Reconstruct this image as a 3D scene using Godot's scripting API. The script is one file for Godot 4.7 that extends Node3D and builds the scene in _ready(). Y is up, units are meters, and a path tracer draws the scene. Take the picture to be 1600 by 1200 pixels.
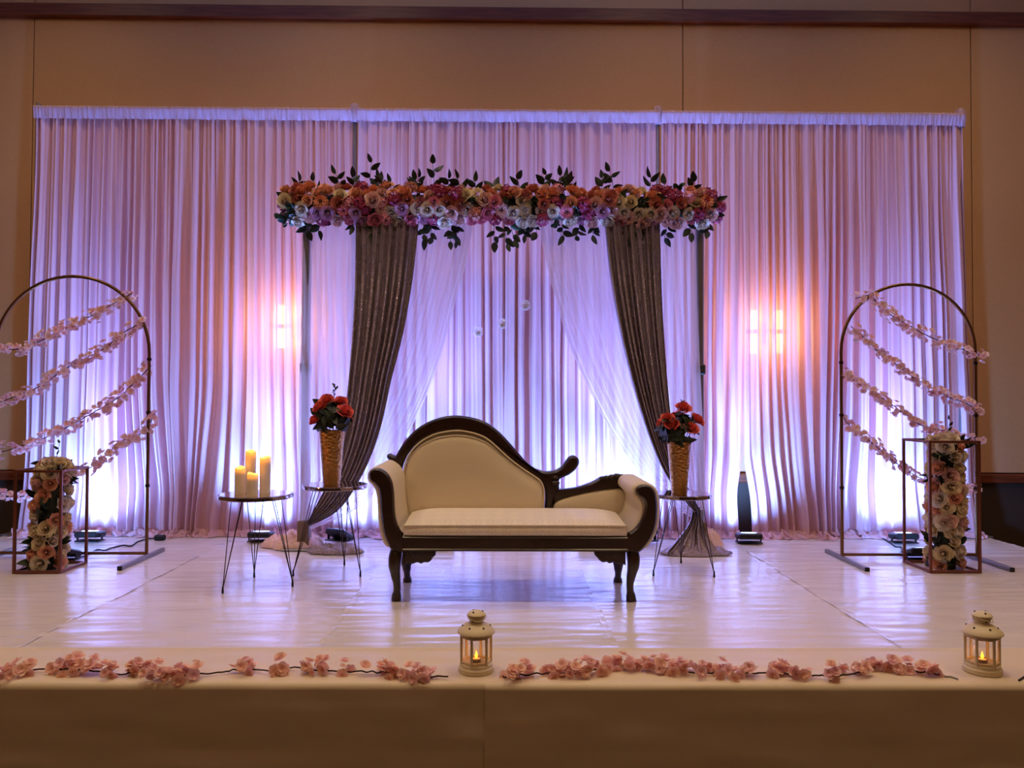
extends Node3D
# A draped wedding stage: settee, candle tables, flower garland, arches and uplights. y is up, metres; the stage top is at y = 0.45.

const S := 0.45            # stage top
const ZD := -6.85          # plane of the pink drapes
var rng := RandomNumberGenerator.new()
var noise := FastNoiseLite.new()
var M := {}
var G := {}                # shared flower and leaf meshes
var used := {}

class MB:                  # collects smooth patches and commits them as one mesh
	var v := PackedVector3Array()
	var n := PackedVector3Array()
	var uv := PackedVector2Array()
	var c := PackedColorArray()
	var idx := PackedInt32Array()

	func grid(p: PackedVector3Array, nu: int, nv: int, wrap := false, us := 1.0, vs := 1.0, cols := PackedColorArray(), flip := false) -> MB:
		var base := v.size()
		var nn := PackedVector3Array()
		nn.resize(p.size())
		for j in nv - 1:
			for i in nu - 1:
				var a := j * nu + i
				var b := a + 1
				var d := a + nu
				var e := d + 1
				for t in [[a, b, e], [a, e, d]]:
					var t1: int = t[2] if flip else t[1]
					var t2: int = t[1] if flip else t[2]
					var t0: int = t[0]
					var k := (p[t2] - p[t0]).cross(p[t1] - p[t0])
					if k.length_squared() < 1e-18:
						continue
					nn[t0] += k
					nn[t1] += k
					nn[t2] += k
					idx.append(base + t0)
					idx.append(base + t1)
					idx.append(base + t2)
		if wrap:
			for j in nv:
				var s := nn[j * nu] + nn[j * nu + nu - 1]
				nn[j * nu] = s
				nn[j * nu + nu - 1] = s
		for j in nv:
			for i in nu:
				var q := j * nu + i
				v.append(p[q])
				n.append(nn[q].normalized() if nn[q].length_squared() > 0.0 else Vector3.UP)
				uv.append(Vector2(us * i / (nu - 1), vs * j / (nv - 1)))
				c.append(cols[q] if cols.size() else Color.WHITE)
		return self

	func tri(a: Vector3, b: Vector3, d: Vector3, col := Color.WHITE) -> void:
		var k := (d - a).cross(b - a).normalized()
		for q in [a, b, d]:
			idx.append(v.size())
			v.append(q)
			n.append(k)
			uv.append(Vector2(q.x, q.y))
			c.append(col)

	func tri_out(a: Vector3, b: Vector3, d: Vector3, centre: Vector3) -> void:
		if (d - a).cross(b - a).dot((a + b + d) / 3.0 - centre) < 0.0:
			tri(a, d, b)
		else:
			tri(a, b, d)

	func box(at: Vector3, size: Vector3, bevel := 0.004) -> MB:       # a box with chamfered edges
		var h := size / 2.0
		var b := minf(bevel, minf(h.x, minf(h.y, h.z)) * 0.9)
		var q := {}
		for sx in [-1, 1]:
			for sy in [-1, 1]:
				for sz in [-1, 1]:
					var s := Vector3(sx, sy, sz)
					q[s] = [at + s * Vector3(h.x, h.y - b, h.z - b), at + s * Vector3(h.x - b, h.y, h.z - b), at + s * Vector3(h.x - b, h.y - b, h.z)]
					tri_out(q[s][0], q[s][1], q[s][2], at)
		for ax in 3:
			var o1 := (ax + 1) % 3
			var o2 := (ax + 2) % 3
			for s in [-1, 1]:
				var k := []
				for w in [[-1, -1], [1, -1], [1, 1], [-1, 1]]:
					var g := Vector3()
					g[ax] = s
					g[o1] = w[0]
					g[o2] = w[1]
					k.append(q[g][ax])
				tri_out(k[0], k[1], k[2], at)
				tri_out(k[0], k[2], k[3], at)
				for r in [-1, 1]:
					var g0 := Vector3()
					g0[o1] = s
					g0[o2] = r
					var g1 := g0
					g0[ax] = -1
					g1[ax] = 1
					tri_out(q[g0][o1], q[g1][o1], q[g1][o2], at)
					tri_out(q[g0][o1], q[g1][o2], q[g0][o2], at)
		return self

	func ring_cap(centre: Vector3, ring: PackedVector3Array, up: Vector3) -> void:
		for i in ring.size() - 1:
			if (ring[i + 1] - centre).cross(ring[i] - centre).dot(up) > 0.0:
				tri(centre, ring[i], ring[i + 1])
			else:
				tri(centre, ring[i + 1], ring[i])

	func tube(path: PackedVector3Array, radius: float, sides := 8, radii := PackedFloat32Array(), squash := 1.0) -> MB:
		var m := path.size()
		var p := PackedVector3Array()
		var prev := Vector3.ZERO
		for j in m:
			var t := (path[mini(j + 1, m - 1)] - path[maxi(j - 1, 0)]).normalized()
			var N := prev - t * prev.dot(t)
			if N.length() < 0.01:
				N = t.cross(Vector3.UP if absf(t.y) < 0.9 else Vector3.RIGHT)
			N = N.normalized()
			prev = N
			var Bn := N.cross(t)
			var r := radii[j] if radii.size() else radius
			for i in sides + 1:
				var a := TAU * (i % sides) / sides
				p.append(path[j] + N * cos(a) * r + Bn * sin(a) * r * squash)
		grid(p, sides + 1, m, true)
		for e in [0, m - 1]:
			ring_cap(path[e], p.slice(e * (sides + 1), (e + 1) * (sides + 1)), path[e] - path[1 if e == 0 else m - 2])
		return self

	func lathe(prof: Array, segs := 24, at := Vector3.ZERO) -> MB:    # [radius, height] from bottom to top; corners over 40 degrees stay sharp
		var runs := [[prof[0]]]
		for k in range(1, prof.size()):
			runs[-1].append(prof[k])
			if k < prof.size() - 1:
				var d0 := Vector2(prof[k][0] - prof[k - 1][0], prof[k][1] - prof[k - 1][1])
				var d1 := Vector2(prof[k + 1][0] - prof[k][0], prof[k + 1][1] - prof[k][1])
				if absf(d0.angle_to(d1)) > 0.7:
					runs.append([prof[k]])
		for run in runs:
			var p := PackedVector3Array()
			for e in run:
				for i in segs + 1:
					var a := TAU * (i % segs) / segs
					p.append(at + Vector3(e[0] * cos(a), e[1], e[0] * sin(a)))
			grid(p, segs + 1, run.size(), true)
		return self

	func extrude(poly: PackedVector2Array, z0: float, z1: float, bevel := 0.006) -> MB:   # a shape in the xy plane, its front at z1
		var pts := poly.duplicate()
		if Geometry2D.is_polygon_clockwise(pts):
			pts.reverse()
		var m := pts.size()
		var en: Array[Vector2] = []
		for i in m:
			var d := (pts[(i + 1) % m] - pts[i]).normalized()
			en.append(Vector2(d.y, -d.x))
		if Geometry2D.is_point_in_polygon((pts[0] + pts[1]) / 2.0 + en[0] * 1e-4, pts):
			for i in m:
				en[i] = -en[i]
		var inset := PackedVector2Array()
		for i in m:
			var a := en[(i + m - 1) % m]
			var b := en[i]
			var w := (a + b).normalized()
			inset.append(pts[i] - w * bevel / maxf(0.5, w.dot(b)))
		var levels := [[inset, z0, -0.7], [pts, z0 + bevel, -0.7], [pts, z0 + bevel, 0.0], [pts, z1 - bevel, 0.0], [pts, z1 - bevel, 0.7], [inset, z1, 0.7]]
		for k in [0, 2, 4]:
			for i in m:
				var j := (i + 1) % m
				var ni := en[i]
				var nj := en[i]
				if en[(i + m - 1) % m].dot(en[i]) > 0.75:
					ni = (en[(i + m - 1) % m] + en[i]).normalized()
				if en[j].dot(en[i]) > 0.75:
					nj = (en[j] + en[i]).normalized()
				var L: Array = levels[k]
				var U: Array = levels[k + 1]
				var q := [Vector3(L[0][i].x, L[0][i].y, L[1]), Vector3(L[0][j].x, L[0][j].y, L[1]), Vector3(U[0][j].x, U[0][j].y, U[1]), Vector3(U[0][i].x, U[0][i].y, U[1])]
				var nz: float = L[2]
				var nq := [Vector3(ni.x, ni.y, nz).normalized(), Vector3(nj.x, nj.y, nz).normalized(), Vector3(nj.x, nj.y, nz).normalized(), Vector3(ni.x, ni.y, nz).normalized()]
				var s := v.size()
				for e in 4:
					v.append(q[e])
					n.append(nq[e])
					uv.append(Vector2(q[e].x, q[e].y))
					c.append(Color.WHITE)
				var front: bool = (q[2] - q[0]).cross(q[1] - q[0]).dot(nq[0]) > 0.0
				for t in ([0, 1, 2, 0, 2, 3] if front else [0, 2, 1, 0, 3, 2]):
					idx.append(s + t)
		var tr := Geometry2D.triangulate_polygon(inset)
		if tr.is_empty():
			tr = Geometry2D.triangulate_polygon(pts)
		if tr.is_empty():
			print("a shape could not be filled")
		for side in [[z0, -1.0], [z1, 1.0]]:
			for t in range(0, tr.size(), 3):
				var a := Vector3(inset[tr[t]].x, inset[tr[t]].y, side[0])
				var b := Vector3(inset[tr[t + 1]].x, inset[tr[t + 1]].y, side[0])
				var d := Vector3(inset[tr[t + 2]].x, inset[tr[t + 2]].y, side[0])
				if (d - a).cross(b - a).z * side[1] > 0.0:
					tri(a, b, d)
				else:
					tri(a, d, b)
		return self

	func move(by: Vector3) -> MB:
		for i in v.size():
			v[i] += by
		return self

	func commit() -> ArrayMesh:
		var a := []
		a.resize(Mesh.ARRAY_MAX)
		a[Mesh.ARRAY_VERTEX] = v
		a[Mesh.ARRAY_NORMAL] = n
		a[Mesh.ARRAY_TEX_UV] = uv
		a[Mesh.ARRAY_COLOR] = c
		a[Mesh.ARRAY_INDEX] = idx
		var m := ArrayMesh.new()
		m.add_surface_from_arrays(Mesh.PRIMITIVE_TRIANGLES, a)
		return m

# ---------------------------------------------------------------- naming and tagging
func numbered(called: String) -> String:
	used[called] = used.get(called, -1) + 1
	return called if used[called] == 0 else "%s_%03d" % [called, used[called]]

func tag(o: Node3D, label := "", category := "", group := "", kind := "") -> Node3D:
	for k in [["label", label], ["category", category], ["group", group], ["kind", kind]]:
		if k[1]:
			o.set_meta(k[0], k[1])
	return o

func thing(called: String, label: String, category: String, at := Vector3.ZERO, turn := 0.0, group := "") -> Node3D:
	var o := Node3D.new()
	o.name = numbered(called)
	add_child(o)
	o.position = at
	o.rotation.y = turn
	return tag(o, label, category, group)

func part(called: String, mesh: Mesh, mat: Material, parent: Node3D, xf := Transform3D()) -> MeshInstance3D:
	var o := MeshInstance3D.new()
	o.mesh = mesh
	o.material_override = null
	o.set_surface_override_material(0, mat)
	o.transform = xf
	parent.add_child(o)
	var k := "n_" + called
	var count: int = parent.get_meta(k, 0) if parent.has_meta(k) else 0
	parent.set_meta(k, count + 1)
	o.name = called if count == 0 else "%s_%03d" % [called, count]
	return o

func wpart(called: String, mb: MB, mat: Material, parent: Node3D) -> MeshInstance3D:   # vertices given in world metres
	var at := parent.position
	if parent.get_parent() is Node3D and parent.get_parent() != self:
		at += parent.get_parent().position
	return part(called, mb.move(-at).commit(), mat, parent)

func struct(called: String, mb: MB, mat: Material, parent: Node3D = self) -> MeshInstance3D:
	var o := part(called, mb.commit(), mat, parent)
	if parent == self:
		o.set_meta("kind", "structure")
	return o

func copy(src: Node3D, called: String, label: String, at: Vector3, turn := 0.0) -> Node3D:
	var o: Node3D = src.duplicate()
	o.name = numbered(called)
	add_child(o)
	o.position = at
	o.rotation.y = turn
	o.set_meta("label", label)
	return o

# ---------------------------------------------------------------- small maths
func pv3(a: Array) -> PackedVector3Array:
	var p := PackedVector3Array()
	for i in range(0, a.size(), 3):
		p.append(Vector3(a[i], a[i + 1], a[i + 2]))
	return p

func pv2(a: Array) -> PackedVector2Array:
	var p := PackedVector2Array()
	for i in range(0, a.size(), 2):
		p.append(Vector2(a[i], a[i + 1]))
	return p

func smooth_path(p: PackedVector3Array, k: int) -> PackedVector3Array:
	var o := PackedVector3Array()
	for i in p.size() - 1:
		for s in k:
			o.append(p[i].cubic_interpolate(p[i + 1], p[maxi(i - 1, 0)], p[mini(i + 2, p.size() - 1)], float(s) / k))
	o.append(p[-1])
	return o

func resample(p: PackedVector3Array, m: int) -> PackedVector3Array:
	var s := smooth_path(p, 8)
	var len := PackedFloat32Array([0.0])
	for i in range(1, s.size()):
		len.append(len[-1] + s[i].distance_to(s[i - 1]))
	var o := PackedVector3Array()
	var k := 0
	for j in m:
		var want := len[-1] * j / (m - 1)
		while k < s.size() - 2 and len[k + 1] < want:
			k += 1
		o.append(s[k].lerp(s[k + 1], clampf((want - len[k]) / maxf(len[k + 1] - len[k], 1e-6), 0.0, 1.0)))
	return o

func facing(y: Vector3, spin: float, scale := Vector3.ONE) -> Basis:
	y = y.normalized()
	var x := y.cross(Vector3.FORWARD if absf(y.z) < 0.9 else Vector3.UP).normalized()
	x = x.rotated(y, spin)
	return Basis(x * scale.x, y * scale.y, x.cross(y) * scale.z)

func rr(a: float, b: float) -> float:
	return rng.randf_range(a, b)

# ---------------------------------------------------------------- materials
func mat(called: String, col: Color, rough := 0.7, metal := 0.0) -> StandardMaterial3D:
	var m := StandardMaterial3D.new()
	m.resource_name = called
	m.albedo_color = col
	m.roughness = rough
	m.metallic = metal
	M[called] = m
	return m

func noise_tex(freq: float, kind := FastNoiseLite.TYPE_SIMPLEX_SMOOTH, size := 512, normal := false, strength := 8.0, ramp: Array = [], octaves := 4) -> NoiseTexture2D:
	var f := FastNoiseLite.new()
	f.noise_type = kind
	f.frequency = freq
	f.fractal_octaves = octaves
	f.seed = 11
	if kind == FastNoiseLite.TYPE_CELLULAR:
		f.fractal_type = FastNoiseLite.FRACTAL_NONE
	var t := NoiseTexture2D.new()
	t.noise = f
	t.width = size
	t.height = size
	t.seamless = true
	t.as_normal_map = normal
	t.bump_strength = strength
	if ramp.size():
		var g := Gradient.new()
		g.offsets = PackedFloat32Array([0.0, 1.0])
		g.colors = PackedColorArray(ramp)
		t.color_ramp = g
	return t

func triplanar(m: StandardMaterial3D, scale: Vector3, world := false) -> void:
	m.uv1_triplanar = true
	m.uv1_world_triplanar = world
	m.uv1_scale = scale

func make_materials() -> void:
	var d := mat("blush_drape", Color(0.885, 0.70, 0.745), 0.75)
	d.backlight_enabled = true
	d.backlight = Color(0.62, 0.55, 0.55)
	var dt: StandardMaterial3D = d.duplicate()               # the two lengths with a lamp behind let a little of it through
	dt.resource_name = "blush_drape_thin"
	dt.backlight_enabled = true
	dt.backlight = Color(0.62, 0.55, 0.55)
	dt.transparency = BaseMaterial3D.TRANSPARENCY_ALPHA
	dt.albedo_color.a = 0.90
	M.blush_drape_thin = dt
	var ph := mat("pocket_fabric", Color(0.74, 0.61, 0.70), 0.7)
	ph.backlight_enabled = true
	ph.backlight = Color(0.3, 0.27, 0.27)
	var s := mat("sheer_white", Color(0.95, 0.89, 0.92), 0.8)
	s.transparency = BaseMaterial3D.TRANSPARENCY_ALPHA
	s.albedo_color.a = 0.66
	s.backlight_enabled = true
	s.backlight = Color(0.9, 0.85, 0.88)
	var pc := mat("peach_sheer", Color(0.95, 0.80, 0.76), 0.8)
	pc.backlight_enabled = true
	pc.backlight = Color(0.5, 0.42, 0.4)
	var q := mat("taupe_sequin", Color(0.75, 0.69, 0.77), 0.36, 0.42)
	q.normal_enabled = true
	q.normal_texture = noise_tex(0.09, FastNoiseLite.TYPE_CELLULAR, 512, true, 14.0)
	q.normal_scale = 0.8
	q.albedo_texture = noise_tex(0.11, FastNoiseLite.TYPE_CELLULAR, 512, false, 8.0, [Color(0.72, 0.70, 0.70), Color(1, 0.97, 0.94)])
	triplanar(q, Vector3.ONE * 2.6)
	var w := mat("mahogany", Color(0.20, 0.105, 0.075), 0.34)
	w.albedo_texture = noise_tex(0.012, FastNoiseLite.TYPE_SIMPLEX_SMOOTH, 512, false, 8.0, [Color(0.62, 0.55, 0.5), Color(1, 1, 1)])
	triplanar(w, Vector3(0.7, 4.0, 3.0))
	w.clearcoat_enabled = true
	w.clearcoat = 0.25
	w.clearcoat_roughness = 0.3
	var u := mat("ivory_upholstery", Color(0.88, 0.82, 0.73), 0.72)
	u.normal_enabled = true
	u.normal_texture = noise_tex(0.08, FastNoiseLite.TYPE_SIMPLEX, 512, true, 4.0)
	u.normal_scale = 0.35
	triplanar(u, Vector3.ONE * 5.0)
	u.rim_enabled = true
	u.rim = 0.25
	var br := mat("brocade", Color(0.93, 0.89, 0.83), 0.5)
	br.albedo_texture = brocade(false)
	br.roughness_texture = brocade(true)
	br.roughness_texture_channel = BaseMaterial3D.TEXTURE_CHANNEL_RED
	br.roughness = 1.0
	triplanar(br, Vector3.ONE * 5.5)
	var f := mat("white_vinyl", Color(0.88, 0.85, 0.85), 0.24)
	f.roughness_texture = noise_tex(0.006, FastNoiseLite.TYPE_SIMPLEX_SMOOTH, 512, false, 8.0, [Color(0.72, 0.72, 0.72), Color(1, 1, 1)])
	f.roughness = 0.22
	f.heightmap_enabled = true
	f.heightmap_texture = noise_tex(0.008, FastNoiseLite.TYPE_SIMPLEX_SMOOTH, 512, false, 8.0, [], 2)
	f.heightmap_scale = 0.35
	triplanar(f, Vector3(0.22, 0.9, 0.8), true)
	var sk := mat("ivory_vinyl_skirt", Color(0.88, 0.82, 0.74), 0.45)
	sk.heightmap_enabled = true
	sk.heightmap_texture = noise_tex(0.006, FastNoiseLite.TYPE_SIMPLEX_SMOOTH, 512, false, 8.0, [], 2)
	sk.heightmap_scale = 0.8
	triplanar(sk, Vector3(0.5, 0.9, 0.9), true)
	mat("wall_tan", Color(0.82, 0.635, 0.44), 0.8)
	M.wall_tan.albedo_texture = noise_tex(0.05, FastNoiseLite.TYPE_SIMPLEX, 512, false, 8.0, [Color(0.975, 0.975, 0.975), Color(1, 1, 1)])
	triplanar(M.wall_tan, Vector3.ONE * 0.8, true)
	mat("wainscot_brown", Color(0.26, 0.20, 0.16), 0.7)
	var tw := mat("trim_wood", Color(0.50, 0.25, 0.14), 0.45)
	tw.albedo_texture = noise_tex(0.01, FastNoiseLite.TYPE_SIMPLEX_SMOOTH, 512, false, 8.0, [Color(0.7, 0.62, 0.58), Color(1, 1, 1)])
	triplanar(tw, Vector3(0.4, 5.0, 3.0), true)
	mat("ceiling_white", Color(0.80, 0.76, 0.70), 0.9)
	var cp := mat("carpet_dark", Color(0.22, 0.16, 0.13), 0.95)
	cp.albedo_texture = noise_tex(0.03, FastNoiseLite.TYPE_CELLULAR, 512, false, 8.0, [Color(0.6, 0.55, 0.5), Color(1, 1, 1)])
	triplanar(cp, Vector3.ONE * 0.7, true)
	mat("pipe_grey", Color(0.62, 0.61, 0.63), 0.35, 0.8)
	mat("collar_grey", Color(0.20, 0.20, 0.23), 0.5)
	mat("post_tan", Color(0.52, 0.42, 0.33), 0.6)
	mat("arch_gold", Color(0.50, 0.36, 0.24), 0.32, 0.85)
	mat("foot_steel", Color(0.50, 0.46, 0.44), 0.45, 0.6)
	mat("copper_frame", Color(0.50, 0.30, 0.24), 0.38, 0.75)
	mat("wire_bronze", Color(0.26, 0.19, 0.15), 0.35, 0.8)
	mat("rubber_black", Color(0.03, 0.03, 0.035), 0.6)
	mat("fixture_black", Color(0.025, 0.025, 0.03), 0.45)
	mat("mirror_top", Color(0.86, 0.82, 0.82), 0.05, 1.0)
	mat("mirror_rim", Color(0.70, 0.62, 0.58), 0.12, 1.0)
	var gv := mat("hammered_gold", Color(0.72, 0.53, 0.30), 0.3, 0.9)
	gv.normal_enabled = true
	gv.normal_texture = noise_tex(0.035, FastNoiseLite.TYPE_CELLULAR, 512, true, 10.0)
	triplanar(gv, Vector3.ONE * 3.2)
	var ln := mat("lantern_cream", Color(0.86, 0.80, 0.68), 0.5)
	ln.clearcoat_enabled = true
	ln.clearcoat = 0.15
	mat("hole_dark", Color(0.03, 0.025, 0.02), 0.9)
	var gl := mat("clear_glass", Color(1, 1, 1, 0.06), 0.02)
	gl.transparency = BaseMaterial3D.TRANSPARENCY_ALPHA
	var gb := mat("globe_glass", Color(1, 1, 1, 0.2), 0.03)
	gb.transparency = BaseMaterial3D.TRANSPARENCY_ALPHA
	gb.metallic_specular = 0.9
	var wax := mat("candle_wax", Color(0.93, 0.87, 0.79), 0.55)
	wax.emission_enabled = true
	wax.emission = Color.WHITE
	wax.emission_operator = BaseMaterial3D.EMISSION_OP_MULTIPLY
	wax.emission_energy_multiplier = 0.8
	var gt := GradientTexture2D.new()
	var gg := Gradient.new()
	gg.offsets = PackedFloat32Array([0.0, 0.5, 0.68, 0.85, 1.0])
	gg.colors = PackedColorArray([Color(0, 0, 0), Color(0.0, 0.0, 0.0), Color(0.14, 0.06, 0.01), Color(0.98, 0.58, 0.08), Color(1.0, 0.72, 0.22)])
	gt.gradient = gg
	gt.width = 8
	gt.height = 256
	gt.fill_from = Vector2(0, 0)
	gt.fill_to = Vector2(0, 1)
	wax.emission_texture = gt
	var fl := mat("flame_glow", Color(1.0, 0.75, 0.3), 0.4)
	fl.emission_enabled = true
	fl.emission = Color(1.0, 0.62, 0.18)
	fl.emission_energy_multiplier = 3.0
	var le := mat("led_lens", Color(0.7, 0.75, 1.0), 0.2)
	le.emission_enabled = true
	le.emission = Color(0.62, 0.72, 1.0)
	le.emission_energy_multiplier = 5.0
	var sc := mat("sconce_glass", Color(1.0, 0.9, 0.75), 0.5)
	sc.emission_enabled = true
	sc.emission = Color(1.0, 0.86, 0.62)
	sc.emission_energy_multiplier = 5.0
	var dl := mat("downlight_glass", Color(1, 0.9, 0.75), 0.5)
	dl.emission_enabled = true
	dl.emission = Color(1.0, 0.86, 0.66)
	dl.emission_energy_multiplier = 2.0
	for e in [
		["rose_cream", Color(0.94, 0.89, 0.74)], ["rose_white", Color(0.95, 0.92, 0.86)], ["rose_peach", Color(0.95, 0.72, 0.60)], ["rose_blush", Color(0.94, 0.78, 0.75)],
		["rose_coral", Color(0.95, 0.44, 0.40)], ["bloom_orange", Color(0.95, 0.66, 0.52)], ["bloom_rust", Color(0.82, 0.50, 0.44)], ["bloom_pink", Color(0.92, 0.58, 0.66)],
		["bloom_magenta", Color(0.66, 0.16, 0.34)], ["bloom_lilac", Color(0.86, 0.68, 0.80)], ["blossom_pink", Color(0.98, 0.86, 0.86)], ["blossom_pale", Color(0.99, 0.93, 0.93)], ["blossom_peach", Color(0.99, 0.87, 0.81)],
	]:
		var m := mat(e[0], e[1], 0.7)
		m.vertex_color_use_as_albedo = true
		m.backlight_enabled = true
		m.backlight = Color(0.8, 0.76, 0.76) if str(e[0]).begins_with("blossom") else Color(0.45, 0.42, 0.42)
	for e in [["leaf_dark", Color(0.09, 0.14, 0.09)], ["leaf_green", Color(0.17, 0.24, 0.13)], ["leaf_blue", Color(0.22, 0.33, 0.34)]]:
		var m := mat(e[0], e[1], 0.5)
		m.vertex_color_use_as_albedo = true
		m.backlight_enabled = true
		m.backlight = Color(0.2, 0.25, 0.15)
	mat("vine_brown", Color(0.17, 0.11, 0.09), 0.7)
	mat("stem_green", Color(0.13, 0.18, 0.10), 0.7)

func brocade(rough: bool) -> ImageTexture:
	var im := Image.create(256, 256, false, Image.FORMAT_RGB8)
	for y in 256:
		for x in 256:
			var k := 0.0
			for e in [[64, 64, 0.0], [192, 192, 0.6], [64, 192, 0.3], [192, 64, 0.9]]:
				var dx: float = wrapf(x - e[0], -128, 128)
				var dy: float = wrapf(y - e[1], -128, 128)
				var r := sqrt(dx * dx + dy * dy)
				var a: float = atan2(dy, dx) + e[2]
				var petals := 30.0 + 13.0 * cos(5.0 * a)
				if r < petals and r > 9.0 and fmod(r + 3.0 * cos(10.0 * a), 11.0) < 8.0:
					k = 1.0
				if absf(r - 52.0 - 6.0 * sin(4.0 * a)) < 4.0:
					k = 1.0
			if rough:
				im.set_pixel(x, y, Color(0.33, 0.33, 0.33) if k > 0.5 else Color(0.62, 0.62, 0.62))
			else:
				im.set_pixel(x, y, Color(0.95, 0.93, 0.92) if k > 0.5 else Color(1, 1, 1))
	return ImageTexture.create_from_image(im)

# ---------------------------------------------------------------- flower and leaf meshes (unit size, opening along +y)
func petal(mb: MB, phi: float, span: float, r0: float, r1: float, y0: float, y1: float, flare: float, cin: Color, cout: Color, nu := 4, nv := 4, notch := 0.0, scallop := 0.16, twist := 0.0) -> void:
	var p := PackedVector3Array()
	var cols := PackedColorArray()
	for j in nv:
		var t := float(j) / (nv - 1)
		for i in nu:
			var u := 2.0 * i / (nu - 1) - 1.0
			var r := lerpf(r0, r1, pow(t, 0.75)) + flare * pow(t, 3.0)
			var y := lerpf(y0, y1, t) - flare * 0.35 * pow(t, 4.0)
			y -= u * u * t * scallop * absf(y1 - y0)
			r -= notch * t * (u * u * 0.9 if notch > 0.0 else 0.0)
			var wf := 0.4 + 0.6 * sin(PI * minf(t * 0.8, 0.62))
			var a := phi + u * span * wf
			r *= 1.0 + 0.05 * sin(3.0 * a + phi * 2.0) + twist * u
			p.append(Vector3(r * cos(a), y, r * sin(a)))
			cols.append(cin.lerp(cout, t))
	mb.grid(p, nu, nv, false, 1.0, 1.0, cols, true)

func rose_mesh(seed_: int, bud := false) -> ArrayMesh:
	rng.seed = seed_
	var mb := MB.new()
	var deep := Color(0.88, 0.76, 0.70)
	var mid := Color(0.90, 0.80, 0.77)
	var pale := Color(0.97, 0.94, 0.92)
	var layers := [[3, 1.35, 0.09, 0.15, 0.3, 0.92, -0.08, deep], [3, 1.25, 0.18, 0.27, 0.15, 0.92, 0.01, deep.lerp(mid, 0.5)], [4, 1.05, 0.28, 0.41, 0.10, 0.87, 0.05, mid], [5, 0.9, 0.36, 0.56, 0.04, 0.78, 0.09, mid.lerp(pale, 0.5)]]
	if not bud:
		layers.append([5, 0.95, 0.42, 0.70, 0.0, 0.62, 0.14, pale])
		layers.append([6, 0.80, 0.44, 0.80, -0.05, 0.42, 0.20, pale])
	mb.lathe([[0.0, 0.0], [0.13, 0.3], [0.12, 0.78], [0.06, 0.86], [0.0, 0.87]], 8)
	for k in mb.c.size():
		mb.c[k] = deep
	for L in layers:
		var off := rr(0, TAU)
		for k in L[0]:
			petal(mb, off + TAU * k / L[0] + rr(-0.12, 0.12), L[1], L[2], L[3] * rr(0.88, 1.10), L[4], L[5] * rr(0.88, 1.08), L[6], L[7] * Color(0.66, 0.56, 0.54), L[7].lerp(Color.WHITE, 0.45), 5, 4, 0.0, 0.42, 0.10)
	return mb.commit()

func dahlia_mesh(seed_: int) -> ArrayMesh:
	rng.seed = seed_
	var mb := MB.new()
	for k in 6:
		var el := lerpf(1.35, -0.1, k / 5.0)
		var count: int = [5, 8, 11, 13, 14, 12][k]
		for i in count:
			var a: float = TAU * (i + 0.5 * (k % 2)) / count + rr(-0.06, 0.06)
			var dir := func(az: float, e: float) -> Vector3: return Vector3(cos(az) * cos(e), sin(e) * 0.85, sin(az) * cos(e))
			var base: Vector3 = dir.call(a, el) * 0.42
			var tip: Vector3 = dir.call(a, el - 0.08) * rr(0.93, 1.04)
			var w := 0.30 / maxf(0.4, cos(el)) * 0.62
			var l: Vector3 = dir.call(a - w, el) * 0.84
			var r: Vector3 = dir.call(a + w, el) * 0.84
			var m: Vector3 = dir.call(a, el) * 0.74
			var col := Color(0.86, 0.74, 0.70).lerp(Color.WHITE, k / 5.0)
			mb.tri(base, m, l, col)
			mb.tri(base, r, m, col)
			mb.tri(l, m, tip, col)
			mb.tri(m, r, tip, col)
	return mb.commit()

func cluster_mesh(seed_: int, count: int, fl: float) -> ArrayMesh:      # a head of many small four-petalled florets
	rng.seed = seed_
	var mb := MB.new()
	for k in count:
		var y := 1.0 - 1.25 * (k + 0.5) / count
		var a := k * 2.39996
		var dir := Vector3(sqrt(maxf(0.0, 1.0 - y * y)) * cos(a), y, sqrt(maxf(0.0, 1.0 - y * y)) * sin(a))
		var at := dir * rr(0.72, 0.95)
		var b := facing(dir + Vector3(rr(-0.3, 0.3), rr(-0.3, 0.3), rr(-0.3, 0.3)), rr(0, TAU), Vector3.ONE * fl * rr(0.8, 1.2))
		var tone := Color.WHITE * rr(0.72, 1.0)
		tone.a = 1.0
		for q in 4:
			var c := cos(q * PI / 2.0)
			var s := sin(q * PI / 2.0)
			var pa: Vector3 = at + b * Vector3(c * 0.5 - s * 0.42, 0.12, s * 0.5 + c * 0.42)
			var pb: Vector3 = at + b * Vector3(c, 0.25, s)
			var pd: Vector3 = at + b * Vector3(c * 0.5 + s * 0.42, 0.12, s * 0.5 - c * 0.42)
			mb.tri(at, pa, pb, tone)
			mb.tri(at, pb, pd, tone)
	return mb.commit()

func blossom_mesh(seed_: int) -> ArrayMesh:
	rng.seed = seed_
	var mb := MB.new()
	var off := rr(0, 1)
	for k in 5:
		petal(mb, off + TAU * k / 5.0 + rr(-0.1, 0.1), 0.66, 0.06, rr(0.85, 1.0), 0.0, rr(0.12, 0.4), 0.12, Color(0.86, 0.50, 0.52), Color(1, 1, 1), 4, 3, 0.18)
	for k in 5:
		petal(mb, off + 0.6 + TAU * k / 5.0 + rr(-0.15, 0.15), 0.6, 0.05, rr(0.5, 0.68), 0.05, rr(0.4, 0.62), 0.06, Color(0.84, 0.56, 0.55), Color(0.98, 0.95, 0.95), 4, 3, 0.12)
	return mb.commit()

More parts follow.
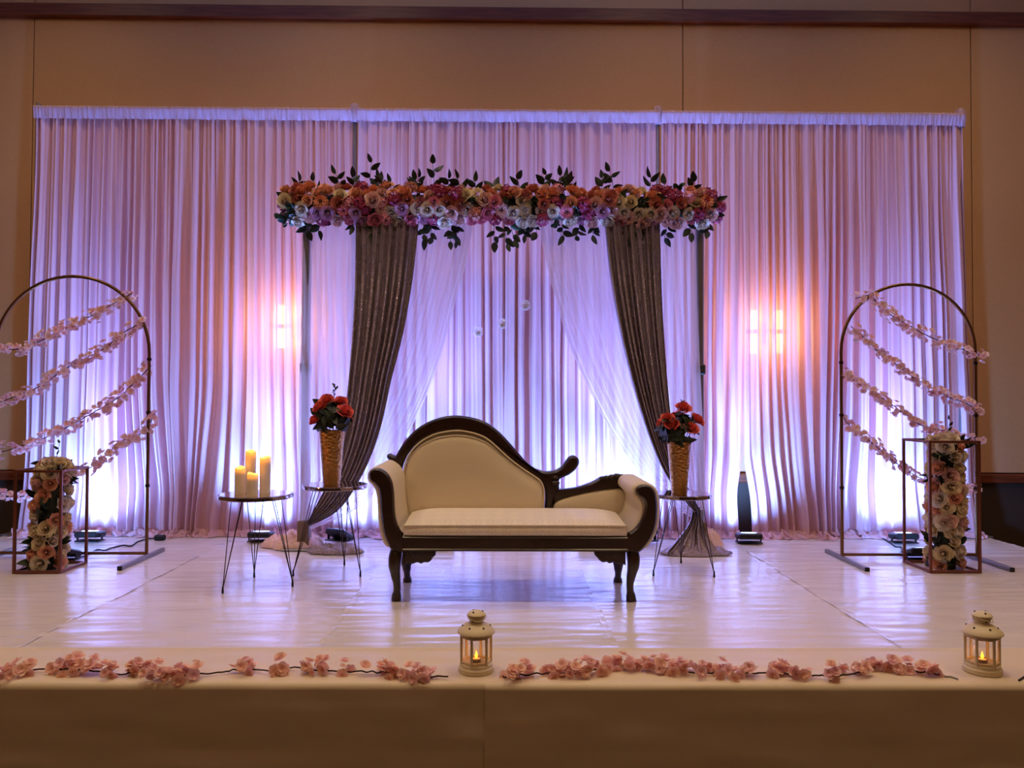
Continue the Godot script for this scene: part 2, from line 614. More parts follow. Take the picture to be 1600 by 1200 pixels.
func leaf_mesh(width: float, bend: float, round_ := false) -> ArrayMesh:
	var mb := MB.new()
	var p := PackedVector3Array()
	var cols := PackedColorArray()
	for j in 8:
		var t := j / 7.0
		var w := width * (sqrt(maxf(0.0, sin(PI * t))) if round_ else pow(sin(PI * pow(t, 0.72)), 0.85) if t < 1.0 else 0.0)
		for i in 3:
			var u := i - 1.0
			p.append(Vector3(u * w, t, absf(u) * w * 0.35 - bend * t * t))
			cols.append(Color(1, 1, 1) if i != 1 else Color(0.75, 0.8, 0.7))
	mb.grid(p, 3, 8, false, 1.0, 1.0, cols)
	return mb.commit()

func make_flower_meshes() -> void:
	G.rose = [rose_mesh(3), rose_mesh(8), rose_mesh(21)]
	G.bud = [rose_mesh(5, true), rose_mesh(6, true)]
	G.dahlia = [dahlia_mesh(4), dahlia_mesh(9)]
	G.cluster = [cluster_mesh(2, 34, 0.34), cluster_mesh(7, 30, 0.38)]
	G.spray = [cluster_mesh(12, 44, 0.24)]
	G.blossom = [blossom_mesh(1), blossom_mesh(2), blossom_mesh(3), blossom_mesh(4)]
	G.leaf = [leaf_mesh(0.26, 0.18), leaf_mesh(0.22, 0.35), leaf_mesh(0.30, 0.08)]
	G.round_leaf = [leaf_mesh(0.42, 0.15, true), leaf_mesh(0.38, 0.3, true)]

func pick(a: Array) -> Variant:
	return a[rng.randi() % a.size()]

func bloom(parent: Node3D, kind: String, called: String, colour: String, at: Vector3, normal: Vector3, size: float) -> void:
	part(called, pick(G[kind]), M[colour], parent, Transform3D(facing(normal, rr(0, TAU), Vector3.ONE * size), at))

func leaf(parent: Node3D, at: Vector3, dir: Vector3, size: float, colour := "leaf_dark", kind := "leaf", called := "leaf") -> void:
	part(called, pick(G[kind]), M[colour], parent, Transform3D(facing(dir, rr(0, TAU), Vector3.ONE * size), at))

# ================================================================ the scene
func _ready() -> void:
	# camera
	var cam := Camera3D.new()
	cam.name = "camera"
	cam.fov = 53.13
	cam.near = 0.05
	cam.far = 60.0
	cam.position = Vector3(0, 1.65, 0)
	cam.rotation_degrees = Vector3(1.24, -0.62, 0.23)
	add_child(cam)
	cam.current = true
	# environment and exposure
	var we := WorldEnvironment.new()
	we.name = "world_environment"
	var env := Environment.new()
	env.background_mode = Environment.BG_COLOR
	env.background_color = Color(0.01, 0.008, 0.006)
	env.tonemap_mode = Environment.TONE_MAPPER_LINEAR
	env.tonemap_exposure = 1.07
	env.sdfgi_enabled = true
	env.ssao_enabled = true
	env.ssil_enabled = true
	we.environment = env
	add_child(we)
	# strength of the room's lamps
	var can_energy := 4.6
	var beam := 16.0
	var wash := 6.5
	var sconce_energy := 0.11
	noise.seed = 5
	noise.noise_type = FastNoiseLite.TYPE_SIMPLEX_SMOOTH
	noise.frequency = 1.0
	noise.fractal_octaves = 2
	make_materials()
	make_flower_meshes()
	build_room(can_energy)
	build_stage()
	build_drapes()
	build_sconces(sconce_energy)
	build_centre_frame()
	build_settee()
	build_tables()
	build_uplights(beam, wash)
	build_arches()
	build_flower_columns()
	build_front_edge()
	for k in get_children():
		strip(k)

func strip(o: Node) -> void:                                # drop the counters that numbered the parts
	for k in o.get_meta_list():
		if str(k).begins_with("n_"):
			o.remove_meta(k)
	for k in o.get_children():
		strip(k)

# ---------------------------------------------------------------- room
func build_room(can_energy: float) -> void:
	var zb := -7.3
	var w := struct("wall_back", MB.new().box(Vector3(0, 3.2, zb - 0.16), Vector3(15.2, 6.6, 0.2), 0.002), M.wall_tan)
	w.set_meta("label", "tan hotel ballroom wall behind the pink drapes")
	var seams := [-7.4, -4.493, 1.71, 4.498, 7.4]
	for i in 4:                                             # tall wall panels with thin joints, above and below the picture rail
		for y in [[0.98, 5.28], [5.4, 6.3]]:
			part("wall_panel", MB.new().box(Vector3((seams[i] + seams[i + 1]) / 2.0, (y[0] + y[1]) / 2.0, zb - 0.03), Vector3(seams[i + 1] - seams[i] - 0.008, y[1] - y[0], 0.06), 0.003).commit(), M.wall_tan, w)
		part("wainscot_panel", MB.new().box(Vector3((seams[i] + seams[i + 1]) / 2.0, 0.5, zb - 0.03), Vector3(seams[i + 1] - seams[i] - 0.012, 0.76, 0.06), 0.004).commit(), M.wainscot_brown, w)
	for e in [["trim_1", 5.345, 0.13, 0.05], ["trim_2", 0.925, 0.09, 0.045]]:
		struct(e[0], MB.new().box(Vector3(0, e[1], zb + e[3] / 2.0 - 0.03), Vector3(15.0, e[2], e[3] + 0.06), 0.012), M.trim_wood)
	struct("baseboard_back", MB.new().box(Vector3(0, 0.07, zb + 0.01), Vector3(15.0, 0.14, 0.03), 0.004), M.trim_wood)
	struct("wall_left", MB.new().box(Vector3(-7.6, 3.2, -1.0), Vector3(0.2, 6.6, 13.0), 0.002), M.wall_tan)
	struct("wall_right", MB.new().box(Vector3(7.6, 3.2, -1.0), Vector3(0.2, 6.6, 13.0), 0.002), M.wall_tan)
	struct("wall_front", MB.new().box(Vector3(0, 3.2, 5.5), Vector3(15.2, 6.6, 0.2), 0.002), M.wall_tan)
	struct("floor", MB.new().box(Vector3(0, -0.1, -1.0), Vector3(15.2, 0.2, 13.2), 0.002), M.carpet_dark)
	struct("ceiling", MB.new().box(Vector3(0, 6.4, -1.0), Vector3(15.2, 0.2, 13.2), 0.002), M.ceiling_white)
	# recessed ceiling lamps over the stage
	var ring := MB.new().lathe([[0.13, 0.0], [0.17, -0.012], [0.175, 0.0], [0.17, 0.012], [0.13, 0.012]], 24).commit()
	var glass := MB.new().lathe([[0.0, -0.002], [0.13, -0.002], [0.13, 0.008], [0.0, 0.008]], 24).commit()
	var rows := ["front", "rear", "hall"]
	for r in 3:
		for k in 4:
			var x: float = [-4.2, -1.4, 1.4, 4.2][k]
			var z: float = [-3.35, -5.6, 1.2][r]
			var t := thing("ceiling_downlight", "warm recessed ceiling lamp, %s in the %s row over the stage" % [["outer left", "inner left", "inner right", "outer right"][k], rows[r]], "ceiling lamp", Vector3(x, 6.286, z), 0.0, "ceiling lamps over the stage")
			part("trim_ring", ring, M.ceiling_white, t)
			part("lens", glass, M.downlight_glass, t)
			var l := SpotLight3D.new()
			l.name = "light"
			l.light_color = Color(1.0, 0.86, 0.66) if r < 2 else Color(1.0, 0.78, 0.50)
			l.light_energy = can_energy * [1.0, 0.62, 0.75][r]
			l.light_size = 0.13
			l.spot_angle = 72.0
			l.spot_angle_attenuation = 1.0
			l.spot_range = 20.0
			l.spot_attenuation = 2.0
			l.shadow_enabled = true
			l.position = Vector3(0, -0.03, 0)
			l.basis = Basis.looking_at(Vector3.DOWN, Vector3.FORWARD)
			t.add_child(l)

# ---------------------------------------------------------------- stage
func build_stage() -> void:
	var x0 := -4.35
	var x1 := 4.3
	var zf := -3.27
	var zs := -3.73
	var t := thing("stage_platform", "low wide stage platform covered in glossy white vinyl sheeting", "stage", Vector3(0, 0, -5.2))
	wpart("deck", MB.new().box(Vector3((x0 + x1) / 2.0, S / 2.0 - 0.01, (zf - 6.9) / 2.0 - 0.0), Vector3(x1 - x0 - 0.04, S - 0.02, 6.9 + zf - 0.06), 0.005), M.ivory_vinyl_skirt, t)
	var edges := [x0, -3.77, -2.345, -0.9, 0.53, 1.94, 3.37, x1]
	for k in 7:                                             # one strip of vinyl after another, each lapped over the next
		rng.seed = 40 + k
		var a: float = edges[k]
		var b: float = edges[k + 1] + (0.03 if k < 6 else 0.0)
		var nu := 30
		var nv := 190
		var p := PackedVector3Array()
		for j in nv:
			var z := lerpf(zs + 0.02, -6.93, j / (nv - 1.0))
			for i in nu:
				var u := i / (nu - 1.0)
				var x := lerpf(a, b, u)
				if i == 0 or i == nu - 1:
					x += noise.get_noise_2d(z * 1.3, k * 7.0 + i) * 0.012
				var y := S + 0.002 + 0.0022 * noise.get_noise_2d(x * 1.1 + k * 31.0, z * 6.5) + 0.0016 * noise.get_noise_2d(x * 2.6 + k * 17.0, z * 15.0)
				var edge := minf(u, 1.0 - u) * (b - a)
				y += 0.0026 * exp(-edge / 0.02) * (1.0 + 1.6 * noise.get_noise_2d(k * 9.0, z * 9.0))
				y += 0.0015 * (k % 2)
				p.append(Vector3(x, y, z))
		wpart("floor_sheet", MB.new().grid(p, nu, nv), M.white_vinyl, t)
	# the front strip folds over the edge and hangs as the skirt, two lengths lapped in the middle
	for k in 2:
		var a: float = [x0, -0.074 - 0.0][k]
		var b: float = [-0.074 + 0.12, x1][k]
		var lift: float = [0.0, 0.009][k]
		var prof := [[zs, S + 0.0025], [zs + 0.004, S + 0.010], [zs + 0.012, S + 0.012], [zs + 0.03, S + 0.0085]]
		for q in 14:
			prof.append([lerpf(zs + 0.03, zf - 0.03, (q + 1) / 14.0), S + 0.0075])
		for q in 7:
			var an := (q + 1) / 7.0 * PI / 2.0
			prof.append([zf - 0.03 + (0.03 + lift) * sin(an), S + 0.0075 - 0.03 + 0.03 * cos(an)])
		for q in 16:
			prof.append([zf + lift + 0.004 * q / 16.0, lerpf(S - 0.03, 0.01, (q + 1) / 16.0)])
		var nu := 70
		var p := PackedVector3Array()
		for e in prof:
			for i in nu:
				var x := lerpf(a, b, i / (nu - 1.0))
				var down := clampf((S - e[1]) / S, 0.0, 1.0)
				var top := 1.0 - clampf((S - e[1]) / 0.03, 0.0, 1.0)
				p.append(Vector3(x, e[1] + 0.002 * top * noise.get_noise_2d(x * 1.5, e[0] * 9.0), e[0] + 0.012 * down * noise.get_noise_2d(x * 0.9 + k * 11.0, e[1] * 4.0) + 0.006 * down * noise.get_noise_2d(x * 0.5, e[1] * 11.0)))
		var o := wpart("skirt_sheet", MB.new().grid(p, nu, prof.size(), false, 1.0, 1.0, PackedColorArray(), true), M.ivory_vinyl_skirt, t)
		o.set_meta("label", "ivory vinyl skirt folded over the front edge")

# ---------------------------------------------------------------- drapes
func profile(folds: int, nu: int, sharp := 2.0) -> PackedFloat32Array:   # depth of the folds across a curtain, -1 to 1
	var w := PackedFloat32Array()
	var amp := PackedFloat32Array()
	var total := 0.0
	for i in folds * 2:
		var k := rr(0.45, 1.55)
		if rng.randf() < 0.12:
			k *= 1.8
		w.append(k)
		amp.append(rr(0.45, 1.0))
		total += k
	var o := PackedFloat32Array()
	var at := 0.0
	var k := 0
	for i in nu:
		var s := total * i / (nu - 1)
		while k < w.size() - 1 and at + w[k] < s:
			at += w[k]
			k += 1
		var ph := clampf((s - at) / w[k], 0.0, 1.0)
		var f := tanh(sharp * sin(PI * ph)) / tanh(sharp)
		o.append(f * amp[k] * (1.0 if k % 2 == 0 else -1.0))
	return o

func drape_panel(label: String, xa: float, xb: float, yt: float, ba: float, bb: float, seed_: int, folds: int, pulls: Array = [], gap := Vector2.ZERO) -> void:
	rng.seed = seed_
	var t := thing("hanging_drape", label, "drape", Vector3((xa + xb) / 2.0, S, ZD), 0.0, "blush pink drape panels across the back of the stage")
	var nu := folds * 16 + 1
	var nv := 48
	var puddle := 9
	var coarse := profile(folds, nu, 3.2)
	var fine := profile(int(folds * 2.2), nu, 1.6)
	var p := PackedVector3Array()
	var y0 := S + 0.035
	for j in nv + puddle:
		var v := minf(1.0, j / (nv - 1.0))
		var q := maxf(0.0, float(j - nv + 1) / puddle)
		var wt := smoothstep(0.02, 0.42, v)
		for i in nu:
			var s := i / (nu - 1.0)
			var x := lerpf(lerpf(xa, xb, s), lerpf(ba, bb, s), pow(v, 1.4))
			var open := smoothstep(0.80, 0.93, v)
			x += open * (gap.x * (1.0 - s) * (1.0 - s) + gap.y * s * s)
			x += 0.02 * v * noise.get_noise_2d(s * 5.0 + seed_, v * 1.6)
			x += 0.004 * sin(PI * 2.0 * coarse[i]) * wt
			for e in pulls:
				var d: float = x - e[0]
				x -= d * e[1] * exp(-d * d / (e[2] * e[2])) * smoothstep(0.62, 1.0, v) * (1.0 - 0.3 * q)
			var A := 0.046 + 0.016 * v
			var z := ZD + lerpf(0.013 * fine[i] + 0.018 * coarse[i], A * coarse[i] + 0.006 * fine[i], wt) + 0.012 * noise.get_noise_2d(s * 3.0, v * 2.0 + seed_)
			z += 0.05 * smoothstep(0.88, 1.0, v)
			var y := lerpf(yt - 0.075, y0, v)
			if q > 0.0:
				var reach := 0.10 + 0.10 * noise.get_noise_2d(x * 2.2, seed_) + 0.05 * noise.get_noise_2d(x * 6.0, seed_ + 3.0)
				z = lerpf(z, ZD + 0.06 + 0.3 * (z - ZD), q) + maxf(0.05, reach) * q
				var crumple := absf(noise.get_noise_2d(x * 5.5 + seed_, q * 2.2)) + 0.5 * absf(noise.get_noise_2d(x * 14.0, q * 4.0 + seed_))
				y = S + 0.006 + (0.030 * pow(1.0 - q, 2.0)) + 0.075 * crumple * sin(PI * minf(1.0, q * 0.85 + 0.12))
				x += 0.05 * noise.get_noise_2d(x * 4.0, q * 2.0 + 9.0) * q
			p.append(Vector3(x, y, z))
	wpart("curtain", MB.new().grid(p, nu, nv + puddle), M.blush_drape_thin if seed_ in [102, 106] else M.blush_drape, t)
	# the gathered pocket round the crossbar with a small ruffle above it
	var pn := folds * 24
	var ph := PackedVector3Array()
	var ringp := [[0.0, 0.030], [0.028, 0.027], [0.046, 0.016], [0.048, 0.0], [0.042, -0.03], [0.036, -0.06], [0.030, -0.088]]
	for e in ringp:
		for i in pn:
			var x := lerpf(xa - 0.004, xb + 0.004, i / (pn - 1.0))
			var k := noise.get_noise_2d(x * 26.0, seed_) + 0.6 * noise.get_noise_2d(x * 60.0, e[1] * 12.0)
			ph.append(Vector3(x, yt + e[1] - 0.004 + 0.004 * noise.get_noise_2d(x * 9.0, 3.0), ZD + e[0] + 0.012 * k * (0.4 + absf(e[1]) * 8.0)))
	wpart("rod_pocket", MB.new().grid(ph, pn, ringp.size()), M.pocket_fabric, t)

func build_drapes() -> void:
	var yt := 4.235
	var posts := [-4.183, -1.348, 1.379, 4.124]
	var f := thing("drape_frame", "tall grey pipe frame carrying the blush pink drapes", "drape frame", Vector3(0, S, ZD - 0.02))
	for k in 4:
		wpart("upright", MB.new().tube(pv3([posts[k], S + 0.01, ZD - 0.03, posts[k], yt + 0.06, ZD - 0.03]), 0.022, 12), M.pipe_grey, f)
		wpart("base_plate", MB.new().box(Vector3(posts[k], S + 0.012, ZD - 0.05), Vector3(0.4, 0.012, 0.3), 0.004), M.pipe_grey, f)
	for k in 3:
		wpart("crossbar", MB.new().tube(pv3([posts[k], yt - 0.02, ZD, posts[k + 1], yt - 0.02, ZD]), 0.018, 10), M.pipe_grey, f)
	var xs := [posts[0] + 0.005, -2.931, posts[1] - 0.02, posts[1] + 0.035, 0.018, posts[2] + 0.0, posts[2] + 0.03, 2.154, 2.902, posts[3] + 0.01]
	drape_panel("blush pink drape panel at the left end, behind the arch with the shorter flower column", xs[0], xs[1] + 0.01, yt, -4.23, -2.868, 101, 15, [[-2.845, 0.55, 0.36]])
	drape_panel("blush pink drape panel behind the table of pillar candles, second from the left end", xs[1] - 0.01, xs[2], yt, -2.957, -1.23, 102, 16, [[-2.789, 0.55, 0.36]])
	drape_panel("blush pink drape panel behind the left half of the settee's curved back", xs[3], xs[4] + 0.01, yt, -1.353, 0.078, 103, 12)
	drape_panel("blush pink drape panel behind the low end of the settee and the three glass globes", xs[4] - 0.01, xs[5], yt, 0.01, 1.425, 104, 12)
	drape_panel("narrow blush pink drape panel behind the right vase, left of the dark gap", xs[6], xs[7] + 0.012, yt, 1.391, 2.135, 105, 8, [], Vector2(0, -0.055))
	drape_panel("narrow blush pink drape panel over the glowing wall lamp, right of the dark gap", xs[7] - 0.012, xs[8] + 0.01, yt, 2.141, 2.932, 106, 8, [[2.801, 0.5, 0.3]], Vector2(0.055, 0))
	drape_panel("blush pink drape panel at the right end, behind the arch with the taller flower column", xs[8] - 0.01, xs[9], yt, 2.813, 4.235, 107, 14, [[2.858, 0.45, 0.3]])
	# cloth bunched over the tops of the uprights
	for k in [1, 2, 3]:
		var x: float = posts[k]
		var p := PackedVector3Array()
		for e in [[0.028, -0.10], [0.040, -0.04], [0.040, 0.02], [0.034, 0.055], [0.018, 0.075], [0.002, 0.08]]:
			for i in 25:
				var a := TAU * (i % 24) / 24.0
				var r: float = e[0] * (1.0 + 0.16 * sin(7.0 * a + k) + 0.1 * sin(11.0 * a))
				p.append(Vector3(x + r * cos(a), yt + e[1], ZD - 0.005 + r * sin(a)))
		var o := wpart("post_wrap", MB.new().grid(p, 25, 6, true), M.pocket_fabric, f)
		o.set_meta("label", "pink cloth bunched over the post top")

# ---------------------------------------------------------------- wall lamps behind the drapes
func build_sconces(energy: float) -> void:
	var made: Node3D = null
	for e in [[Vector3(2.435, 2.299, -7.2), "lit wall lamp shining through the drapes right of the dark gap"], [Vector3(-1.95, 2.325, -7.2), "lit wall lamp shining through the drapes behind the candle table"]]:
		if made == null:
			made = thing("wall_sconce", e[1], "wall lamp", Vector3(e[0].x, e[0].y, -7.3), 0.0, "wall lamps behind the drapes")
			part("backplate", MB.new().box(Vector3(0, 0, 0.012), Vector3(0.12, 0.2, 0.025), 0.008).commit(), M.collar_grey, made)
			part("bracket_bar", MB.new().box(Vector3(0, 0, 0.235), Vector3(0.40, 0.04, 0.03), 0.006).commit(), M.collar_grey, made)
			part("arm", MB.new().tube(pv3([0, 0, 0.02, 0, 0, 0.19]), 0.012, 8).commit(), M.collar_grey, made)
			for s in [-1, 1]:
				for u in [-1, 1]:
					var x: float = s * 0.118
					var sh := MB.new().lathe([[0.0, 0.02], [0.03, 0.02], [0.038, 0.06], [0.045, 0.19], [0.034, 0.2], [0.0, 0.2]], 16)
					if u < 0:
						for i in sh.v.size():
							sh.v[i].y *= -1.0
							sh.n[i].y *= -1.0
						for i in range(0, sh.idx.size(), 3):
							var k := sh.idx[i + 1]
							sh.idx[i + 1] = sh.idx[i + 2]
							sh.idx[i + 2] = k
					part("glass_shade", sh.commit(), M.sconce_glass, made, Transform3D(Basis(), Vector3(x, 0, 0.2)))
					var l := OmniLight3D.new()
					l.name = "light"
					l.light_color = Color(1.0, 0.86, 0.66)
					l.light_energy = energy
					l.light_size = 0.03
					l.omni_range = 14.0
					l.omni_attenuation = 2.0
					l.shadow_enabled = true
					l.position = Vector3(x, u * 0.11, 0.2)
					made.add_child(l, true)
		else:
			copy(made, "wall_sconce", e[1], Vector3(e[0].x, e[0].y, -7.3))

# ---------------------------------------------------------------- curtains hung on the flower frame
func swag(left: PackedVector3Array, right: PackedVector3Array, folds: int, nu: int, nv: int, depth: float, seed_: int, sharp := 1.6) -> MB:
	rng.seed = seed_
	var L := resample(left, nv)
	var R := resample(right, nv)
	var f := profile(folds, nu, sharp)
	var g := profile(folds * 2, nu, 1.2)
	var w0 := L[0].distance_to(R[0])
	var p := PackedVector3Array()
	for j in nv:
		var t := j / (nv - 1.0)
		var w := L[j].distance_to(R[j]) / w0
		for i in nu:
			var u := i / (nu - 1.0)
			var q := L[j].lerp(R[j], u)
			q.z += depth * (0.55 + 0.45 * minf(1.0, w)) * lerpf(0.35 * g[i] + 0.5 * f[i], f[i], smoothstep(0.0, 0.3, t))
			q.x += 0.004 * noise.get_noise_2d(u * 4.0 + seed_, t * 1.2)
			p.append(q)
	return MB.new().grid(p, nu, nv, false, 1.0, 1.0, PackedColorArray())

func heap(at: Vector3, rx: float, rz: float, h: float, seed_: int, lean := 0.0) -> MB:     # cloth lying crumpled on the floor
	var p := PackedVector3Array()
	for j in 30:
		var t := j / 29.0
		for i in 97:
			var a := TAU * (i % 96) / 96.0
			var edge := 1.0 + 0.18 * noise.get_noise_2d(cos(a) * 1.6 + seed_, sin(a) * 1.6) + 0.07 * noise.get_noise_2d(cos(a) * 5.0 + seed_, sin(a) * 5.0)
			var r := t * edge
			var x := at.x + rx * r * cos(a)
			var z := at.z + rz * r * sin(a)
			var ridge := 1.0 - absf(noise.get_noise_2d(x * 9.0 + seed_ + z * 5.0, z * 11.0)) * 2.6
			var fine := 1.0 - absf(noise.get_noise_2d(x * 26.0 + seed_, z * 30.0)) * 2.4
			var warp := 2.2 * noise.get_noise_2d(x * 4.0 + seed_, z * 4.0)
			var wave := sin(x * 34.0 + z * 22.0 + warp * 3.0) * 0.5 + sin(x * -21.0 + z * 47.0 + warp * 4.0) * 0.35
			var hh := h * pow(maxf(0.0, 1.0 - t * t), 0.5) * (0.60 + 0.20 * ridge + 0.07 * fine + 0.22 * wave) * (1.0 + lean * cos(a) * t)
			p.append(Vector3(x, S + 0.010 + maxf(0.0, hh), z))
	return MB.new().grid(p, 97, 30, true)

func build_centre_frame() -> void:
	var zf := -6.25
	var xl: float = -1.607
	var xr: float = 1.599
	var yb: float = 3.22
	var t := thing("curtain_stand", "grey post and beam frame holding up the flower garland and tied curtains", "frame", Vector3(0, S, zf))
	for x in [xl, xr]:
		var po := wpart("post", MB.new().tube(pv3([x, S + 0.2, zf, x, yb, zf]), 0.036, 16), M.pipe_grey, t)
		wpart("lock_collar", MB.new().box(Vector3(x, 1.908, zf + 0.006), Vector3(0.08, 0.085, 0.08), 0.01), M.collar_grey, po)
		wpart("post_base", MB.new().box(Vector3(x, S + 0.115, zf), Vector3(0.095, 0.22, 0.095), 0.006), M.post_tan, t)
		wpart("base_plate", MB.new().box(Vector3(x, S + 0.012, zf), Vector3(0.3, 0.012, 0.3), 0.004), M.pipe_grey, t)
	wpart("beam", MB.new().tube(pv3([-1.791, yb, zf, 1.769, yb, zf]), 0.022, 12), M.pipe_grey, t)
	var top := yb - 0.02
	var y_l := 0.0
	# left: sheer outside the post, sequin curtain, sheer swept from the middle
	var c := thing("sheer_curtain", "narrow white sheer curtain hanging straight beside the post, behind the left vase", "curtain", Vector3(xl + 0.2, S, zf), 0.0, "white sheer curtains under the flower garland")
	wpart("cloth", swag(pv3([-1.637, 3.185, -6.24, -1.639, 2.293, -6.2, -1.641, 1.571, -6.18, -1.643, 0.958, -6.17, -1.65, 0.683, -6.17]), pv3([-1.179, 3.188, -6.24, -1.211, 2.295, -6.2, -1.256, 1.572, -6.2, -1.357, 1.033, -6.19, -1.503, 0.693, -6.17]), 5, 91, 40, 0.014, 201, 1.0), M.sheer_white, c)
	wpart("pooled_hem", heap(Vector3(-1.723, 0.45, -6.353), 0.24, 0.22, 0.13, 31), M.peach_sheer, c)
	c = thing("sequin_curtain", "taupe sequin curtain swept to the left post behind the left vase", "curtain", Vector3(xl + 0.4, S, zf), 0.0, "taupe sequin curtains under the flower garland")
	wpart("cloth", swag(pv3([-1.195, 3.168, -6.16, -1.196, 2.546, -6.14, -1.223, 1.981, -6.12, -1.273, 1.472, -6.11, -1.373, 1.042, -6.1, -1.546, 0.684, -6.1]), pv3([-0.681, 3.172, -6.16, -0.736, 2.6, -6.14, -0.808, 2.161, -6.12, -0.889, 1.819, -6.1, -0.974, 1.413, -6.08, -1.1, 1.081, -6.07, -1.286, 0.791, -6.06, -1.53, 0.657, -6.08]), 8, 221, 54, 0.030, 202, 1.5), M.taupe_sequin, c)
	wpart("pooled_hem", heap(Vector3(-1.309, 0.45, -6.065), 0.22, 0.12, 0.08, 47), M.taupe_sequin, c)
	c = thing("sheer_curtain", "white sheer curtain swept left from the garland's middle to the left post", "curtain", Vector3(xl + 0.9, S, zf), 0.0, "white sheer curtains under the flower garland")
	wpart("cloth", swag(pv3([-0.729, 3.186, -6.22, -0.816, 2.557, -6.2, -0.935, 1.987, -6.2, -1.064, 1.522, -6.19, -1.236, 1.061, -6.17, -1.529, 0.727, -6.15]), pv3([-0.241, 3.195, -6.24, -0.296, 2.825, -6.23, -0.397, 2.432, -6.22, -0.513, 1.989, -6.21, -0.654, 1.616, -6.2, -0.845, 1.241, -6.18, -1.106, 0.832, -6.17, -1.527, 0.615, -6.15]), 8, 141, 54, 0.010, 203, 1.0), M.sheer_white, c)
	# right: the mirror of it
	c = thing("sheer_curtain", "narrow white sheer curtain hanging straight beside the post, behind the right vase", "curtain", Vector3(xr - 0.2, S, zf), 0.0, "white sheer curtains under the flower garland")
	wpart("cloth", swag(pv3([1.246, 3.205, -6.24, 1.29, 2.308, -6.2, 1.352, 1.583, -6.2, 1.432, 1.093, -6.19, 1.504, 0.777, -6.17]), pv3([1.561, 3.207, -6.24, 1.571, 2.31, -6.2, 1.601, 1.584, -6.18, 1.623, 1.07, -6.17, 1.633, 0.778, -6.17]), 4, 81, 40, 0.014, 204, 1.0), M.sheer_white, c)
	wpart("pooled_hem", heap(Vector3(1.666, 0.45, -6.416), 0.15, 0.16, 0.16, 63), M.peach_sheer, c)
	c = thing("sequin_curtain", "taupe sequin curtain swept to the right post behind the right vase", "curtain", Vector3(xr - 0.4, S, zf), 0.0, "taupe sequin curtains under the flower garland")
	wpart("cloth", swag(pv3([0.8, 3.182, -6.16, 0.85, 2.66, -6.14, 0.94, 2.144, -6.12, 1.054, 1.684, -6.1, 1.183, 1.289, -6.08, 1.313, 1.018, -6.07, 1.508, 0.775, -6.08]), pv3([1.25, 3.185, -6.16, 1.272, 2.405, -6.14, 1.304, 1.839, -6.12, 1.35, 1.38, -6.1, 1.432, 1.05, -6.1, 1.554, 0.802, -6.1]), 8, 221, 54, 0.030, 205, 1.5), M.taupe_sequin, c)
	wpart("tail", swag(pv3([1.508, 0.81, -6.12, 1.482, 0.696, -6.1, 1.389, 0.588, -6.05, 1.257, 0.487, -5.95]), pv3([1.569, 0.81, -6.12, 1.584, 0.696, -6.1, 1.611, 0.589, -6.05, 1.664, 0.488, -5.95]), 6, 67, 18, 0.03, 207, 1.6), M.taupe_sequin, c)
	wpart("pooled_hem", heap(Vector3(1.503, 0.45, -6.041), 0.27, 0.14, 0.075, 55), M.taupe_sequin, c)
	c = thing("sheer_curtain", "white sheer curtain swept right from the garland's middle to the right post", "curtain", Vector3(xr - 0.9, S, zf), 0.0, "white sheer curtains under the flower garland")
	wpart("cloth", swag(pv3([0.261, 3.198, -6.24, 0.319, 2.881, -6.23, 0.408, 2.514, -6.22, 0.533, 2.098, -6.21, 0.714, 1.694, -6.2, 0.934, 1.298, -6.18, 1.226, 0.915, -6.17, 1.525, 0.704, -6.15]), pv3([0.844, 3.197, -6.22, 0.884, 2.618, -6.2, 0.999, 2.047, -6.2, 1.132, 1.582, -6.19, 1.304, 1.13, -6.17, 1.535, 0.806, -6.15]), 8, 141, 54, 0.010, 206, 1.0), M.sheer_white, c)
	build_garland(yb, zf)
	# glass globes on thin threads
	var globe: Node3D = null
	for e in [[Vector3(-0.209, 2.207, -6.2), "clear hanging glass globe, lowest of three above the settee"], [Vector3(-0.01, 2.271, -6.2), "clear hanging glass globe, the middle one of three above the settee"], [Vector3(0.173, 2.422, -6.2), "clear hanging glass globe, highest of three above the settee"]]:
		if globe == null:
			globe = thing("glass_globe", e[1], "globe", e[0], 0.0, "glass globes hanging from the garland")
			var pr := []
			for k in 15:
				var a := -PI / 2.0 + 0.25 + (PI - 0.25) * k / 14.0
				pr.append([maxf(0.001, 0.043 * cos(a)), 0.043 * sin(a)])
			part("bulb", MB.new().lathe(pr, 24).commit(), M.globe_glass, globe)
			part("hanging_loop", MB.new().lathe([[0.0, 0.042], [0.008, 0.042], [0.006, 0.052], [0.0, 0.056]], 12).commit(), M.clear_glass, globe)
			part("candle_cup", MB.new().lathe([[0.0, -0.034], [0.018, -0.034], [0.022, -0.012], [0.02, -0.011], [0.0, -0.014]], 16).commit(), M.hammered_gold, globe)
			part("white_flower", G.bud[0], M.rose_white, globe, Transform3D(Basis.from_scale(Vector3.ONE * 0.02), Vector3(0.005, -0.014, 0.006)))
			part("thread", MB.new().tube(pv3([0, 0.055, 0, 0, 0.9, 0]), 0.0008, 4).commit(), M.rose_white, globe)
		else:
			var g := copy(globe, "glass_globe", e[1], e[0], 1.7 * get_child_count())
			var th: MeshInstance3D = g.get_node("thread")
			th.mesh = MB.new().tube(pv3([0, 0.055, 0, 0, yb - e[0].y, 0]), 0.0008, 4).commit()

